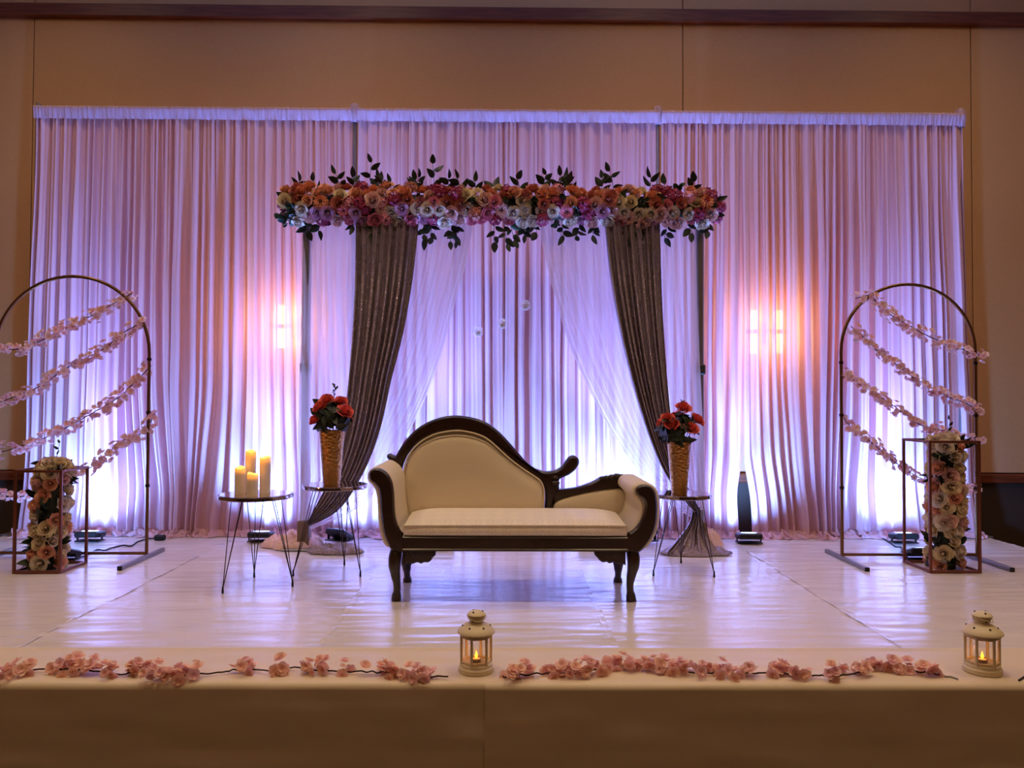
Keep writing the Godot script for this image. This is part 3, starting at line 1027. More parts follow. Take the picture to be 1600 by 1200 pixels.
func build_garland(yb: float, zf: float) -> void:
	rng.seed = 77
	var xa: float = -1.743
	var xb: float = 1.711
	var t := thing("flower_garland", "long thick garland of peach, pink and white flowers across the frame top", "garland", Vector3((xa + xb) / 2.0, yb, zf))
	part("foam_core", MB.new().tube(pv3([xa - t.position.x, 0, 0.03, xb - t.position.x, 0, 0.03]), 0.098, 14).commit(), M.leaf_dark, t)
	var cols := 35
	for k in cols:
		for r in 5:
			var el: float = [62.0, 34.0, 6.0, -24.0, -54.0][r] + rr(-8, 8)
			var x := lerpf(xa, xb, (k + 0.5 * (r % 2) + rr(-0.25, 0.25)) / cols) - t.position.x
			var e := deg_to_rad(el)
			var nrm := Vector3(rr(-0.3, 0.3), sin(e), cos(e) + 0.1)
			var rad := rr(0.095, 0.125)
			var at := Vector3(x, sin(e) * rad * 1.22, 0.03 + cos(e) * rad)
			var pickv := rng.randf()
			var low := r >= 3
			if pickv < 0.15:
				bloom(t, "cluster", "stock_flower", "bloom_magenta" if rng.randf() < 0.6 else ("bloom_pink" if rng.randf() < 0.6 else "bloom_rust"), at, nrm, rr(0.056, 0.07))
			elif pickv < 0.24:
				bloom(t, "dahlia", "dahlia", pick(["bloom_lilac", "rose_blush", "bloom_pink"]) if low else pick(["rose_peach", "bloom_orange", "rose_blush", "rose_cream"]), at, nrm, rr(0.060, 0.074))
			elif pickv < 0.37:
				for q in 4:
					leaf(t, at + Vector3(rr(-0.02, 0.02), rr(-0.02, 0.02), 0.0), nrm + Vector3(rr(-1, 1), rr(-1, 1), rr(-0.2, 0.5)), rr(0.05, 0.075), "leaf_blue" if low else "leaf_green", "round_leaf", "eucalyptus_leaf")
			elif low:
				bloom(t, "rose", "rose", pick(["rose_white", "rose_blush", "bloom_lilac", "rose_white", "bloom_pink"]), at, nrm, rr(0.050, 0.068))
			elif r == 2:
				bloom(t, "rose", "rose", pick(["rose_blush", "rose_peach", "bloom_pink", "rose_cream", "bloom_rust"]), at, nrm, rr(0.050, 0.068))
			else:
				bloom(t, "rose", "rose", pick(["bloom_orange", "bloom_orange", "rose_peach", "rose_cream", "bloom_rust", "rose_blush"]), at, nrm, rr(0.050, 0.068))
	# leafy twigs standing up and hanging down, as they stick out of the garland
	for e in [[-1.697, 1.0, 0.1], [-1.621, -1.0, 0.12], [-1.469, -1.0, 0.12], [-1.509, 1.0, 0.1], [-1.316, 1.0, 0.16], [-1.204, 1.0, 0.14], [-1.087, 1.0, 0.26], [-1.24, -1.0, 0.08], [-0.96, 1.0, 0.12], [-1.011, 1.0, 0.1], [-0.899, 1.0, 0.1], [-1.036, -1.0, 0.14], [-0.919, -1.0, 0.12], [-0.705, 1.0, 0.14], [-0.756, 1.0, 0.12], [-0.563, 1.0, 0.24], [-0.654, -1.0, 0.18], [-0.593, -1.0, 0.16], [-0.425, -1.0, 0.2], [-0.374, -1.0, 0.2], [-0.338, 1.0, 0.12], [-0.45, 1.0, 0.13], [-0.221, 1.0, 0.1], [-0.067, -1.0, 0.2], [-0.016, -1.0, 0.22], [0.035, -1.0, 0.18], [-0.093, 1.0, 0.08], [0.137, 1.0, 0.12], [0.29, 1.0, 0.16], [0.403, 1.0, 0.16], [0.469, 1.0, 0.14], [0.469, -1.0, 0.14], [0.546, 1.0, 0.1], [0.623, -1.0, 0.14], [0.725, -1.0, 0.14], [0.802, 1.0, 0.14], [0.895, 1.0, 0.2], [0.956, -1.0, 0.14], [1.084, -1.0, 0.1], [1.187, 1.0, 0.15], [1.264, 1.0, 0.1], [1.341, -1.0, 0.16], [1.469, -1.0, 0.12], [1.521, 1.0, 0.12], [1.649, -1.0, 0.1], [0.163, -1.0, 0.14], [0.214, -1.0, 0.12]]:
		var x: float = e[0] - t.position.x
		var up: float = e[1]
		var base := Vector3(x, up * 0.09, 0.06)
		var tip := base + Vector3(rr(-0.05, 0.05), up * e[2], rr(0.0, 0.05))
		part("twig", MB.new().tube(PackedVector3Array([base, base.lerp(tip, 0.5) + Vector3(rr(-0.01, 0.01), 0, 0.01), tip]), 0.002, 5).commit(), M.stem_green, t)
		var count := 3 if e[2] < 0.14 else 4
		for q in count:
			var side := -1.0 if q % 2 else 1.0
			var at := base.lerp(tip, 0.35 + 0.65 * q / (count - 1.0))
			part("leaf", pick(G.leaf), M.leaf_dark if rng.randf() < 0.8 else M.leaf_green, t, Transform3D(facing(Vector3(side * rr(0.4, 1.2) if q < count - 1 else rr(-0.3, 0.3), up * rr(0.3, 1.0), rr(-0.2, 0.4)), rr(-0.6, 0.6), Vector3.ONE * rr(0.075, 0.105)), at))
	for q in 14:                                            # eucalyptus drooping from the left end
		leaf(t, Vector3(xa - t.position.x + rr(-0.06, 0.08), rr(-0.17, -0.04), rr(0.02, 0.12)), Vector3(rr(-1.0, 0.4), rr(-1.0, -0.1), rr(0.0, 0.6)), rr(0.04, 0.06), "leaf_blue", "round_leaf", "eucalyptus_leaf")
	for e in [[xa, -1.0], [xb, 1.0]]:                       # the ends
		for q in 9:
			var a := TAU * q / 9.0
			var at := Vector3(e[0] - t.position.x, 0.07 * sin(a), 0.03 + 0.07 * cos(a))
			if q % 3 == 0:
				bloom(t, "cluster", "stock_flower", "bloom_magenta", at + Vector3(e[1] * 0.03, 0, 0), Vector3(e[1], sin(a) * 0.7, cos(a) * 0.7), 0.05)
			else:
				leaf(t, at, Vector3(e[1], 0.8 * sin(a), 0.6 * cos(a)), rr(0.08, 0.11), "leaf_dark")

# ---------------------------------------------------------------- settee
func pad(xs: PackedVector2Array, bottom: float, z0: float, bulge: float, rows := 12) -> MB:      # an upholstered panel under a curved top edge
	var m := xs.size()
	var p := PackedVector3Array()
	for j in rows:
		var t := j / (rows - 1.0)
		for i in m:
			var u := i / (m - 1.0)
			var y := lerpf(bottom, xs[i].y, t)
			var k := pow(maxf(0.0, 1.0 - pow(absf(2.0 * u - 1.0), 5.0)), 0.5) * pow(maxf(0.0, 1.0 - pow(t, 6.0)), 0.5)
			p.append(Vector3(xs[i].x, y, z0 + bulge * k))
	return MB.new().grid(p, m, rows, false, 1.0, 1.0, PackedColorArray(), true)

func build_settee() -> void:
	var base := Vector3(0.069, S, -4.82)
	var t := thing("settee", "carved dark wood chaise settee with ivory upholstery, centre of the stage", "settee", base)
	var zf := -4.54
	var zb := -5.16
	# curved back: a carved wooden band round a padded panel
	wpart("back_frame", MB.new().extrude(pv2([-0.713, 0.918, -0.715, 0.959, -0.718, 1.0, -0.72, 1.039, -0.722, 1.072, -0.724, 1.103, -0.726, 1.133, -0.728, 1.16, -0.73, 1.185, -0.735, 1.207, -0.742, 1.221, -0.75, 1.233, -0.758, 1.244, -0.766, 1.252, -0.774, 1.26, -0.778, 1.268, -0.779, 1.274, -0.778, 1.28, -0.776, 1.285, -0.771, 1.289, -0.765, 1.291, -0.758, 1.292, -0.751, 1.289, -0.743, 1.284, -0.735, 1.28, -0.729, 1.279, -0.724, 1.278, -0.718, 1.277, -0.709, 1.296, -0.7, 1.314, -0.689, 1.333, -0.671, 1.359, -0.651, 1.387, -0.629, 1.414, -0.604, 1.438, -0.577, 1.461, -0.548, 1.482, -0.518, 1.499, -0.486, 1.514, -0.454, 1.526, -0.423, 1.536, -0.391, 1.543, -0.359, 1.547, -0.328, 1.549, -0.296, 1.548, -0.265, 1.545, -0.232, 1.54, -0.2, 1.533, -0.17, 1.525, -0.146, 1.516, -0.124, 1.507, -0.102, 1.495, -0.079, 1.48, -0.057, 1.463, -0.034, 1.444, -0.011, 1.423, 0.011, 1.4, 0.033, 1.376, 0.057, 1.35, 0.079, 1.323, 0.101, 1.298, 0.12, 1.277, 0.137, 1.257, 0.156, 1.238, 0.175, 1.222, 0.196, 1.206, 0.217, 1.194, 0.237, 1.186, 0.257, 1.18, 0.278, 1.177, 0.298, 1.176, 0.319, 1.177, 0.339, 1.181, 0.355, 1.186, 0.371, 1.194, 0.386, 1.204, 0.398, 1.217, 0.409, 1.233, 0.42, 1.247, 0.427, 1.257, 0.434, 1.267, 0.442, 1.274, 0.452, 1.279, 0.463, 1.282, 0.474, 1.283, 0.484, 1.279, 0.494, 1.272, 0.502, 1.264, 0.506, 1.255, 0.508, 1.245, 0.508, 1.234, 0.502, 1.219, 0.492, 1.203, 0.481, 1.188, 0.467, 1.175, 0.45, 1.162, 0.433, 1.151, 0.413, 1.143, 0.392, 1.135, 0.378, 1.126, 0.374, 1.117, 0.373, 1.106, 0.373, 1.096, 0.374, 1.084, 0.375, 1.073, 0.375, 1.061, 0.371, 1.05, 0.365, 1.04, 0.359, 1.029, 0.352, 1.013, 0.345, 0.995, 0.339, 0.975, 0.332, 0.938, 0.327, 0.896, 0.322, 0.853, 0.305, 0.853, 0.288, 0.853, 0.271, 0.853, 0.273, 0.88, 0.276, 0.907, 0.278, 0.934, 0.28, 0.966, 0.282, 0.999, 0.281, 1.028, 0.279, 1.048, 0.276, 1.066, 0.271, 1.082, 0.265, 1.095, 0.257, 1.107, 0.248, 1.117, 0.237, 1.126, 0.224, 1.133, 0.21, 1.141, 0.185, 1.157, 0.157, 1.176, 0.129, 1.195, 0.101, 1.214, 0.074, 1.234, 0.047, 1.256, 0.02, 1.28, -0.007, 1.305, -0.034, 1.329, -0.061, 1.353, -0.088, 1.377, -0.115, 1.397, -0.142, 1.41, -0.169, 1.421, -0.197, 1.43, -0.227, 1.438, -0.259, 1.444, -0.291, 1.447, -0.323, 1.448, -0.354, 1.446, -0.386, 1.442, -0.418, 1.436, -0.449, 1.428, -0.48, 1.417, -0.513, 1.402, -0.545, 1.384, -0.574, 1.363, -0.6, 1.338, -0.622, 1.31, -0.641, 1.282, -0.655, 1.256, -0.665, 1.229, -0.673, 1.201, -0.677, 1.171, -0.678, 1.141, -0.678, 1.106, -0.677, 1.048, -0.674, 0.983, -0.671, 0.918, -0.685, 0.918, -0.699, 0.918]), zb - 0.06, zb + 0.02, 0.014), M.mahogany, t)
	wpart("back_cushion", pad(pv2([-0.664, 1.176, -0.662, 1.185, -0.661, 1.194, -0.658, 1.205, -0.652, 1.228, -0.644, 1.256, -0.632, 1.283, -0.614, 1.311, -0.591, 1.339, -0.566, 1.364, -0.537, 1.385, -0.506, 1.403, -0.474, 1.418, -0.444, 1.429, -0.413, 1.437, -0.382, 1.442, -0.351, 1.446, -0.32, 1.448, -0.288, 1.448, -0.257, 1.445, -0.225, 1.439, -0.195, 1.431, -0.167, 1.422, -0.14, 1.411, -0.114, 1.398, -0.087, 1.378, -0.06, 1.355, -0.034, 1.331, -0.007, 1.307, 0.02, 1.282, 0.047, 1.258, 0.074, 1.237, 0.101, 1.217, 0.128, 1.198, 0.156, 1.179, 0.184, 1.161, 0.208, 1.145, 0.221, 1.136, 0.233, 1.129, 0.243, 1.12, 0.252, 1.109, 0.259, 1.098, 0.265, 1.085, 0.269, 1.069, 0.271, 1.052, 0.274, 1.034]), 0.86, zb - 0.03, 0.095, 14), M.ivory_upholstery, t)
	wpart("back_piping", MB.new().tube(pv3([-0.659, 1.114, -5.125, -0.659, 1.138, -5.125, -0.659, 1.172, -5.125, -0.657, 1.205, -5.125, -0.651, 1.231, -5.125, -0.642, 1.257, -5.125, -0.629, 1.283, -5.125, -0.611, 1.311, -5.125, -0.589, 1.339, -5.125, -0.563, 1.364, -5.125, -0.535, 1.385, -5.125, -0.503, 1.403, -5.125, -0.472, 1.418, -5.125, -0.441, 1.429, -5.125, -0.411, 1.436, -5.125, -0.38, 1.442, -5.125, -0.349, 1.446, -5.125, -0.318, 1.448, -5.125, -0.287, 1.448, -5.125, -0.255, 1.444, -5.125, -0.224, 1.438, -5.125, -0.194, 1.431, -5.125, -0.166, 1.422, -5.125, -0.14, 1.412, -5.125, -0.114, 1.398, -5.125, -0.087, 1.378, -5.125, -0.06, 1.355, -5.125, -0.033, 1.331, -5.125, -0.007, 1.307, -5.125, 0.02, 1.282, -5.125, 0.047, 1.259, -5.125, 0.074, 1.237, -5.125, 0.1, 1.218, -5.125, 0.127, 1.199, -5.125, 0.155, 1.18, -5.125, 0.184, 1.161, -5.125, 0.207, 1.146, -5.125, 0.223, 1.136, -5.125, 0.233, 1.129, -5.125, 0.242, 1.121, -5.125, 0.25, 1.111, -5.125, 0.257, 1.1, -5.125, 0.262, 1.088, -5.125, 0.266, 1.074, -5.125, 0.27, 1.059, -5.125, 0.271, 1.037, -5.125, 0.271, 1.002, -5.125, 0.268, 0.961, -5.125, 0.266, 0.931, -5.125]), 0.006, 6), M.ivory_upholstery, t)
	wpart("low_back_rail", MB.new().extrude(pv2([0.33, 1.002, 0.33, 1.016, 0.333, 1.031, 0.339, 1.042, 0.349, 1.049, 0.362, 1.053, 0.377, 1.056, 0.4, 1.058, 0.427, 1.06, 0.454, 1.063, 0.481, 1.068, 0.508, 1.075, 0.535, 1.083, 0.563, 1.093, 0.591, 1.104, 0.616, 1.116, 0.632, 1.125, 0.646, 1.134, 0.659, 1.14, 0.669, 1.142, 0.677, 1.142, 0.687, 1.143, 0.7, 1.145, 0.713, 1.147, 0.727, 1.15, 0.74, 1.153, 0.752, 1.156, 0.765, 1.158, 0.782, 1.159, 0.801, 1.158, 0.819, 1.155, 0.841, 1.149, 0.863, 1.139, 0.88, 1.124, 0.889, 1.101, 0.891, 1.072, 0.894, 1.044, 0.856, 1.053, 0.818, 1.062, 0.779, 1.067, 0.734, 1.066, 0.689, 1.061, 0.643, 1.054, 0.598, 1.046, 0.553, 1.037, 0.508, 1.026, 0.461, 1.014, 0.415, 1.001, 0.378, 0.986, 0.363, 0.976, 0.351, 0.965, 0.339, 0.954, 0.335, 0.97, 0.331, 0.986]), zb - 0.06, zb + 0.02, 0.012), M.mahogany, t)
	wpart("low_back_cushion", pad(pv2([0.327, 0.944, 0.333, 0.958, 0.34, 0.972, 0.348, 0.984, 0.357, 0.991, 0.367, 0.997, 0.38, 1.003, 0.415, 1.015, 0.458, 1.028, 0.503, 1.039, 0.547, 1.049, 0.593, 1.057, 0.637, 1.065, 0.679, 1.071, 0.721, 1.076, 0.758, 1.08, 0.779, 1.081, 0.799, 1.082, 0.818, 1.08, 0.841, 1.072, 0.863, 1.061, 0.885, 1.049]), 0.86, zb - 0.03, 0.06, 10), M.ivory_upholstery, t)
	# carved leaf on the low rail and a scroll ear on the left
	var carve := MB.new()
	for e in [[0.656, 1.133, -5.14, 0.018], [0.689, 1.138, -5.14, 0.022], [0.723, 1.143, -5.14, 0.024], [0.759, 1.149, -5.14, 0.026], [0.794, 1.146, -5.14, 0.022], [0.348, 1.1, -5.14, 0.03], [0.348, 1.136, -5.14, 0.02]]:
		var pr := []
		for k in 9:
			var a := -PI / 2.0 + PI * k / 8.0
			pr.append([maxf(0.0005, e[3] * cos(a)), e[3] * 0.7 * sin(a)])
		carve.lathe(pr, 12, Vector3(e[0], e[1], e[2]))
	wpart("carving", carve, M.mahogany, t)
	# arms: an upholstered roll faced with a wooden scroll
	var lw := pv2([-0.794, 1.204, -0.793, 1.194, -0.789, 1.184, -0.784, 1.175, -0.777, 1.168, -0.767, 1.162, -0.758, 1.155, -0.75, 1.147, -0.743, 1.138, -0.737, 1.128, -0.732, 1.114, -0.729, 1.098, -0.726, 1.081, -0.724, 1.059, -0.723, 1.035, -0.722, 1.011, -0.72, 0.987, -0.718, 0.964, -0.716, 0.94, -0.712, 0.917, -0.709, 0.893, -0.703, 0.87, -0.696, 0.848, -0.688, 0.826, -0.679, 0.806, -0.672, 0.791, -0.665, 0.778, -0.656, 0.767, -0.647, 0.761, -0.637, 0.757, -0.626, 0.755, -0.612, 0.753, -0.597, 0.754, -0.582, 0.755, -0.58, 0.789, -0.579, 0.823, -0.582, 0.851, -0.589, 0.862, -0.599, 0.87, -0.607, 0.88, -0.615, 0.894, -0.622, 0.91, -0.627, 0.927, -0.633, 0.949, -0.637, 0.974, -0.64, 0.999, -0.642, 1.027, -0.643, 1.055, -0.645, 1.081, -0.646, 1.1, -0.648, 1.118, -0.65, 1.134, -0.653, 1.149, -0.656, 1.162, -0.661, 1.175, -0.666, 1.187, -0.672, 1.198, -0.679, 1.208, -0.687, 1.218, -0.696, 1.226, -0.706, 1.234, -0.716, 1.24, -0.727, 1.244, -0.738, 1.247, -0.748, 1.247, -0.759, 1.246, -0.768, 1.243, -0.776, 1.239, -0.783, 1.233, -0.788, 1.227, -0.792, 1.22, -0.794, 1.212])
	var lp := pv2([-0.807, 1.198, -0.807, 1.188, -0.805, 1.178, -0.802, 1.169, -0.795, 1.16, -0.786, 1.153, -0.778, 1.145, -0.771, 1.135, -0.764, 1.124, -0.759, 1.112, -0.754, 1.095, -0.751, 1.076, -0.749, 1.056, -0.746, 1.031, -0.745, 1.005, -0.743, 0.979, -0.742, 0.955, -0.74, 0.931, -0.737, 0.907, -0.733, 0.883, -0.727, 0.859, -0.721, 0.836, -0.714, 0.816, -0.707, 0.798, -0.694, 0.783, -0.663, 0.772, -0.622, 0.769, -0.581, 0.765, -0.579, 0.795, -0.577, 0.825, -0.58, 0.848, -0.588, 0.858, -0.598, 0.866, -0.607, 0.874, -0.615, 0.888, -0.622, 0.903, -0.627, 0.919, -0.633, 0.942, -0.637, 0.966, -0.64, 0.991, -0.643, 1.018, -0.644, 1.047, -0.646, 1.074, -0.648, 1.095, -0.649, 1.115, -0.652, 1.133, -0.655, 1.148, -0.659, 1.162, -0.664, 1.175, -0.67, 1.188, -0.677, 1.2, -0.685, 1.212, -0.695, 1.222, -0.705, 1.23, -0.715, 1.238, -0.726, 1.244, -0.737, 1.249, -0.748, 1.252, -0.758, 1.252, -0.769, 1.25, -0.779, 1.246, -0.786, 1.241, -0.793, 1.235, -0.799, 1.228, -0.803, 1.219, -0.806, 1.209])
	var rw := pv2([0.788, 1.104, 0.786, 1.111, 0.786, 1.119, 0.788, 1.126, 0.791, 1.134, 0.796, 1.142, 0.803, 1.148, 0.812, 1.152, 0.823, 1.155, 0.834, 1.156, 0.845, 1.155, 0.856, 1.153, 0.867, 1.149, 0.877, 1.143, 0.885, 1.134, 0.893, 1.124, 0.9, 1.109, 0.905, 1.092, 0.908, 1.074, 0.911, 1.051, 0.912, 1.028, 0.912, 1.003, 0.911, 0.976, 0.909, 0.948, 0.905, 0.921, 0.899, 0.896, 0.891, 0.872, 0.881, 0.85, 0.871, 0.831, 0.859, 0.814, 0.846, 0.797, 0.833, 0.782, 0.82, 0.767, 0.804, 0.757, 0.78, 0.753, 0.753, 0.755, 0.725, 0.757, 0.723, 0.791, 0.72, 0.826, 0.725, 0.853, 0.737, 0.866, 0.753, 0.875, 0.769, 0.885, 0.782, 0.897, 0.794, 0.91, 0.804, 0.924, 0.813, 0.939, 0.821, 0.955, 0.828, 0.971, 0.834, 0.988, 0.838, 1.005, 0.841, 1.021, 0.842, 1.032, 0.841, 1.043, 0.838, 1.054, 0.834, 1.062, 0.828, 1.07, 0.822, 1.077, 0.815, 1.081, 0.808, 1.084, 0.802, 1.088, 0.796, 1.092, 0.791, 1.098])
	var rp := pv2([0.763, 1.107, 0.764, 1.117, 0.766, 1.128, 0.77, 1.137, 0.777, 1.146, 0.787, 1.153, 0.797, 1.159, 0.809, 1.162, 0.822, 1.164, 0.835, 1.164, 0.85, 1.163, 0.864, 1.161, 0.878, 1.157, 0.892, 1.149, 0.904, 1.138, 0.914, 1.126, 0.922, 1.108, 0.926, 1.087, 0.929, 1.066, 0.931, 1.043, 0.931, 1.019, 0.931, 0.995, 0.93, 0.967, 0.928, 0.939, 0.924, 0.911, 0.918, 0.886, 0.91, 0.862, 0.9, 0.84, 0.89, 0.821, 0.878, 0.804, 0.864, 0.79, 0.849, 0.778, 0.833, 0.769, 0.815, 0.762, 0.787, 0.759, 0.755, 0.76, 0.723, 0.762, 0.721, 0.791, 0.719, 0.819, 0.723, 0.843, 0.73, 0.854, 0.741, 0.863, 0.751, 0.873, 0.764, 0.886, 0.776, 0.9, 0.787, 0.914, 0.795, 0.929, 0.801, 0.943, 0.806, 0.958, 0.81, 0.974, 0.813, 0.991, 0.814, 1.006, 0.813, 1.019, 0.812, 1.031, 0.809, 1.042, 0.804, 1.052, 0.798, 1.06, 0.792, 1.068, 0.786, 1.074, 0.779, 1.078, 0.773, 1.084, 0.768, 1.091, 0.765, 1.099])
	for e in [[lw, lp], [rw, rp]]:
		var a := wpart("arm", MB.new().extrude(e[1], zb + 0.02, zf - 0.035, 0.012), M.ivory_upholstery, t)
		wpart("arm_scroll", MB.new().extrude(e[0], zf - 0.05, zf, 0.010), M.mahogany, a)
	# seat cushion and front rail
	var xa: float = -0.584
	var xb: float = 0.729
	var ya: float = 0.854
	var yb: float = 0.918
	var loop := [[zb + 0.06, ya], [zf - 0.0, ya], [zf + 0.012, ya + 0.01], [zf + 0.016, lerpf(ya, yb, 0.5)], [zf + 0.01, yb - 0.008], [zf - 0.004, yb + 0.002]]
	for k in 12:
		var s := (k + 1) / 12.0
		loop.append([lerpf(zf - 0.004, zb + 0.06, s), yb + 0.002 + 0.045 * pow(sin(PI * minf(0.94, s * 0.9 + 0.02)), 0.8)])
	loop.append([zb + 0.06, ya])
	var p := PackedVector3Array()
	for i in 41:
		var u := i / 40.0
		var end := pow(absf(2.0 * u - 1.0), 10.0)
		for e in loop:
			var back := clampf((zf - e[0]) / 0.6, 0.0, 1.0)
			var x := lerpf(xa - 0.02 * back, xb + 0.02 * back, u)
			p.append(Vector3(x, lerpf(e[1], minf(e[1], yb - 0.006), end), lerpf(e[0], minf(e[0], zf + 0.006), end)))
	var cu := MB.new().grid(p, loop.size(), 41, false, 1.0, 1.0, PackedColorArray(), false)
	wpart("seat_cushion", cu, M.brocade, t)
	var pip := MB.new()
	pip.tube(PackedVector3Array([Vector3(xa, yb - 0.002, zf + 0.010), Vector3((xa + xb) / 2.0, yb, zf + 0.012), Vector3(xb, yb - 0.002, zf + 0.010)]), 0.005, 6)
	wpart("seat_piping", pip, M.brocade, t)
	var yr: float = 0.762
	var rail := MB.new().box(Vector3((xa + xb) / 2.0, (ya + yr) / 2.0, zf - 0.025), Vector3(xb - xa + 0.02, ya - yr, 0.05), 0.006)
	rail.box(Vector3((xa + xb) / 2.0, yr + 0.010, zf + 0.004), Vector3(xb - xa + 0.02, 0.016, 0.02), 0.006)
	rail.box(Vector3((xa + xb) / 2.0, ya - 0.012, zf + 0.002), Vector3(xb - xa + 0.02, 0.012, 0.014), 0.005)
	wpart("front_rail", rail, M.mahogany, t)
	wpart("seat_frame", MB.new().box(Vector3((xa + xb) / 2.0, (ya + yr) / 2.0, (zf + zb) / 2.0), Vector3(xb - xa, ya - yr - 0.01, zf - zb - 0.04), 0.006), M.mahogany, t)
	# cabriole legs
	for e in [
		[pv3([-0.632, 0.759, -4.6, -0.638, 0.718, -4.6, -0.641, 0.67, -4.6, -0.636, 0.611, -4.6, -0.629, 0.552, -4.6, -0.63, 0.505, -4.6, -0.635, 0.469, -4.6, -0.636, 0.439, -4.6])],
		[pv3([0.771, 0.762, -4.6, 0.775, 0.72, -4.6, 0.775, 0.673, -4.6, 0.764, 0.613, -4.6, 0.758, 0.554, -4.6, 0.762, 0.507, -4.6, 0.768, 0.471, -4.6, 0.771, 0.44, -4.6])],
		[pv3([-0.627, 0.66, -5.08, -0.63, 0.621, -5.08, -0.631, 0.581, -5.08, -0.63, 0.542, -5.08, -0.63, 0.503, -5.08, -0.63, 0.47, -5.08, -0.63, 0.444, -5.08, -0.629, 0.426, -5.08])],
		[pv3([0.753, 0.663, -5.08, 0.755, 0.623, -5.08, 0.757, 0.584, -5.08, 0.757, 0.544, -5.08, 0.759, 0.505, -5.08, 0.76, 0.472, -5.08, 0.761, 0.446, -5.08, 0.761, 0.428, -5.08])]]:
		var path: PackedVector3Array = e[0]
		var lo := path[-1].y
		for i in path.size():
			path[i].y = S + 0.002 + (path[i].y - lo) * (path[0].y - S) / (path[0].y - lo)
			path[i].z += 0.025 * sin(PI * 1.6 * i / 7.0)
		var leg := MB.new().tube(smooth_path(path, 4), 0.03, 12, radii_of([0.038, 0.040, 0.037, 0.029, 0.022, 0.021, 0.029, 0.031], 4))
		wpart("leg", leg, M.mahogany, t)
	for pl in [pv2([-0.587, 0.765, -0.492, 0.765, -0.396, 0.765, -0.396, 0.751, -0.397, 0.738, -0.405, 0.73, -0.414, 0.723, -0.418, 0.715, -0.423, 0.707, -0.432, 0.699, -0.443, 0.694, -0.455, 0.694, -0.466, 0.695, -0.474, 0.69, -0.481, 0.686, -0.493, 0.69, -0.505, 0.695, -0.518, 0.691, -0.531, 0.685, -0.545, 0.688, -0.56, 0.69, -0.573, 0.685, -0.587, 0.678, -0.587, 0.722]), pv2([0.726, 0.767, 0.632, 0.767, 0.537, 0.767, 0.539, 0.753, 0.542, 0.74, 0.55, 0.732, 0.559, 0.725, 0.564, 0.716, 0.571, 0.708, 0.58, 0.701, 0.591, 0.696, 0.602, 0.697, 0.614, 0.699, 0.622, 0.694, 0.629, 0.69, 0.641, 0.693, 0.653, 0.697, 0.666, 0.691, 0.679, 0.685, 0.694, 0.688, 0.708, 0.69, 0.718, 0.684, 0.726, 0.676, 0.726, 0.722])]:
		var b := wpart("corner_bracket", MB.new().extrude(pl, zf - 0.045, zf - 0.008, 0.008), M.mahogany, t)
		b.set_meta("label", "carved bracket under the front rail")
		var c := Vector3(0, 0, 0)
		var lo := Vector2(99, 99)
		var hi := Vector2(-99, -99)
		for q in pl:
			lo = lo.min(q)
			hi = hi.max(q)
		for k in 4:
			var sc := MB.new()
			var path := PackedVector3Array()
			var cx := lerpf(lo.x + 0.025, hi.x - 0.03, k / 3.0)
			for i in 14:
				var a := i * 0.55
				path.append(Vector3(cx + (0.016 - 0.0009 * i) * cos(a), hi.y - 0.028 + (0.016 - 0.0009 * i) * sin(a), zf - 0.006))
			sc.tube(path, 0.004, 6)
			wpart("carved_scroll", sc, M.mahogany, b)

func radii_of(r: Array, k: int) -> PackedFloat32Array:
	var o := PackedFloat32Array()
	for i in r.size() - 1:
		for s in k:
			o.append(lerpf(r[i], r[i + 1], smoothstep(0.0, 1.0, float(s) / k)))
	o.append(r[-1])
	return o

# ---------------------------------------------------------------- tables, candles, vases
func side_table(label: String, at: Vector3, r: float, h: float, feet: Array) -> Node3D:
	var t := thing("side_table", label, "table", at, 0.0, "round mirror topped wire leg tables")
	var th := 0.028
	var top := part("table_top", MB.new().lathe([[0.0, h - th], [r - 0.006, h - th], [r, h - th + 0.005], [r, h - 0.005], [r - 0.004, h - 0.001], [r - 0.012, h - 0.001]], 48).commit(), M.mirror_rim, t)
	part("mirror", MB.new().lathe([[r - 0.012, h - 0.001], [r - 0.012, h], [0.0, h]], 48).commit(), M.mirror_top, top)
	for f in feet:
		var out := Vector3(f.x - at.x, 0, f.z - at.z)
		var dir := out.normalized()
		var side := dir.cross(Vector3.UP)
		var foot := Vector3(out.x, 0.03, out.z)
		var mb := MB.new()
		for k in [-1, 0, 1]:
			var head: Vector3 = dir * r * (0.62 if k != 0 else 0.45) + side * 0.055 * k + Vector3(0, h - th, 0)
			mb.tube(PackedVector3Array([foot, head]), 0.0028, 6)
		var leg := part("leg", mb.commit(), M.wire_bronze, t)
		part("foot_tip", MB.new().lathe([[0.0, 0.0], [0.006, 0.0], [0.0075, 0.012], [0.005, 0.045], [0.0, 0.05]], 10).commit(), M.rubber_black, leg, Transform3D(Basis(), out))
	return t

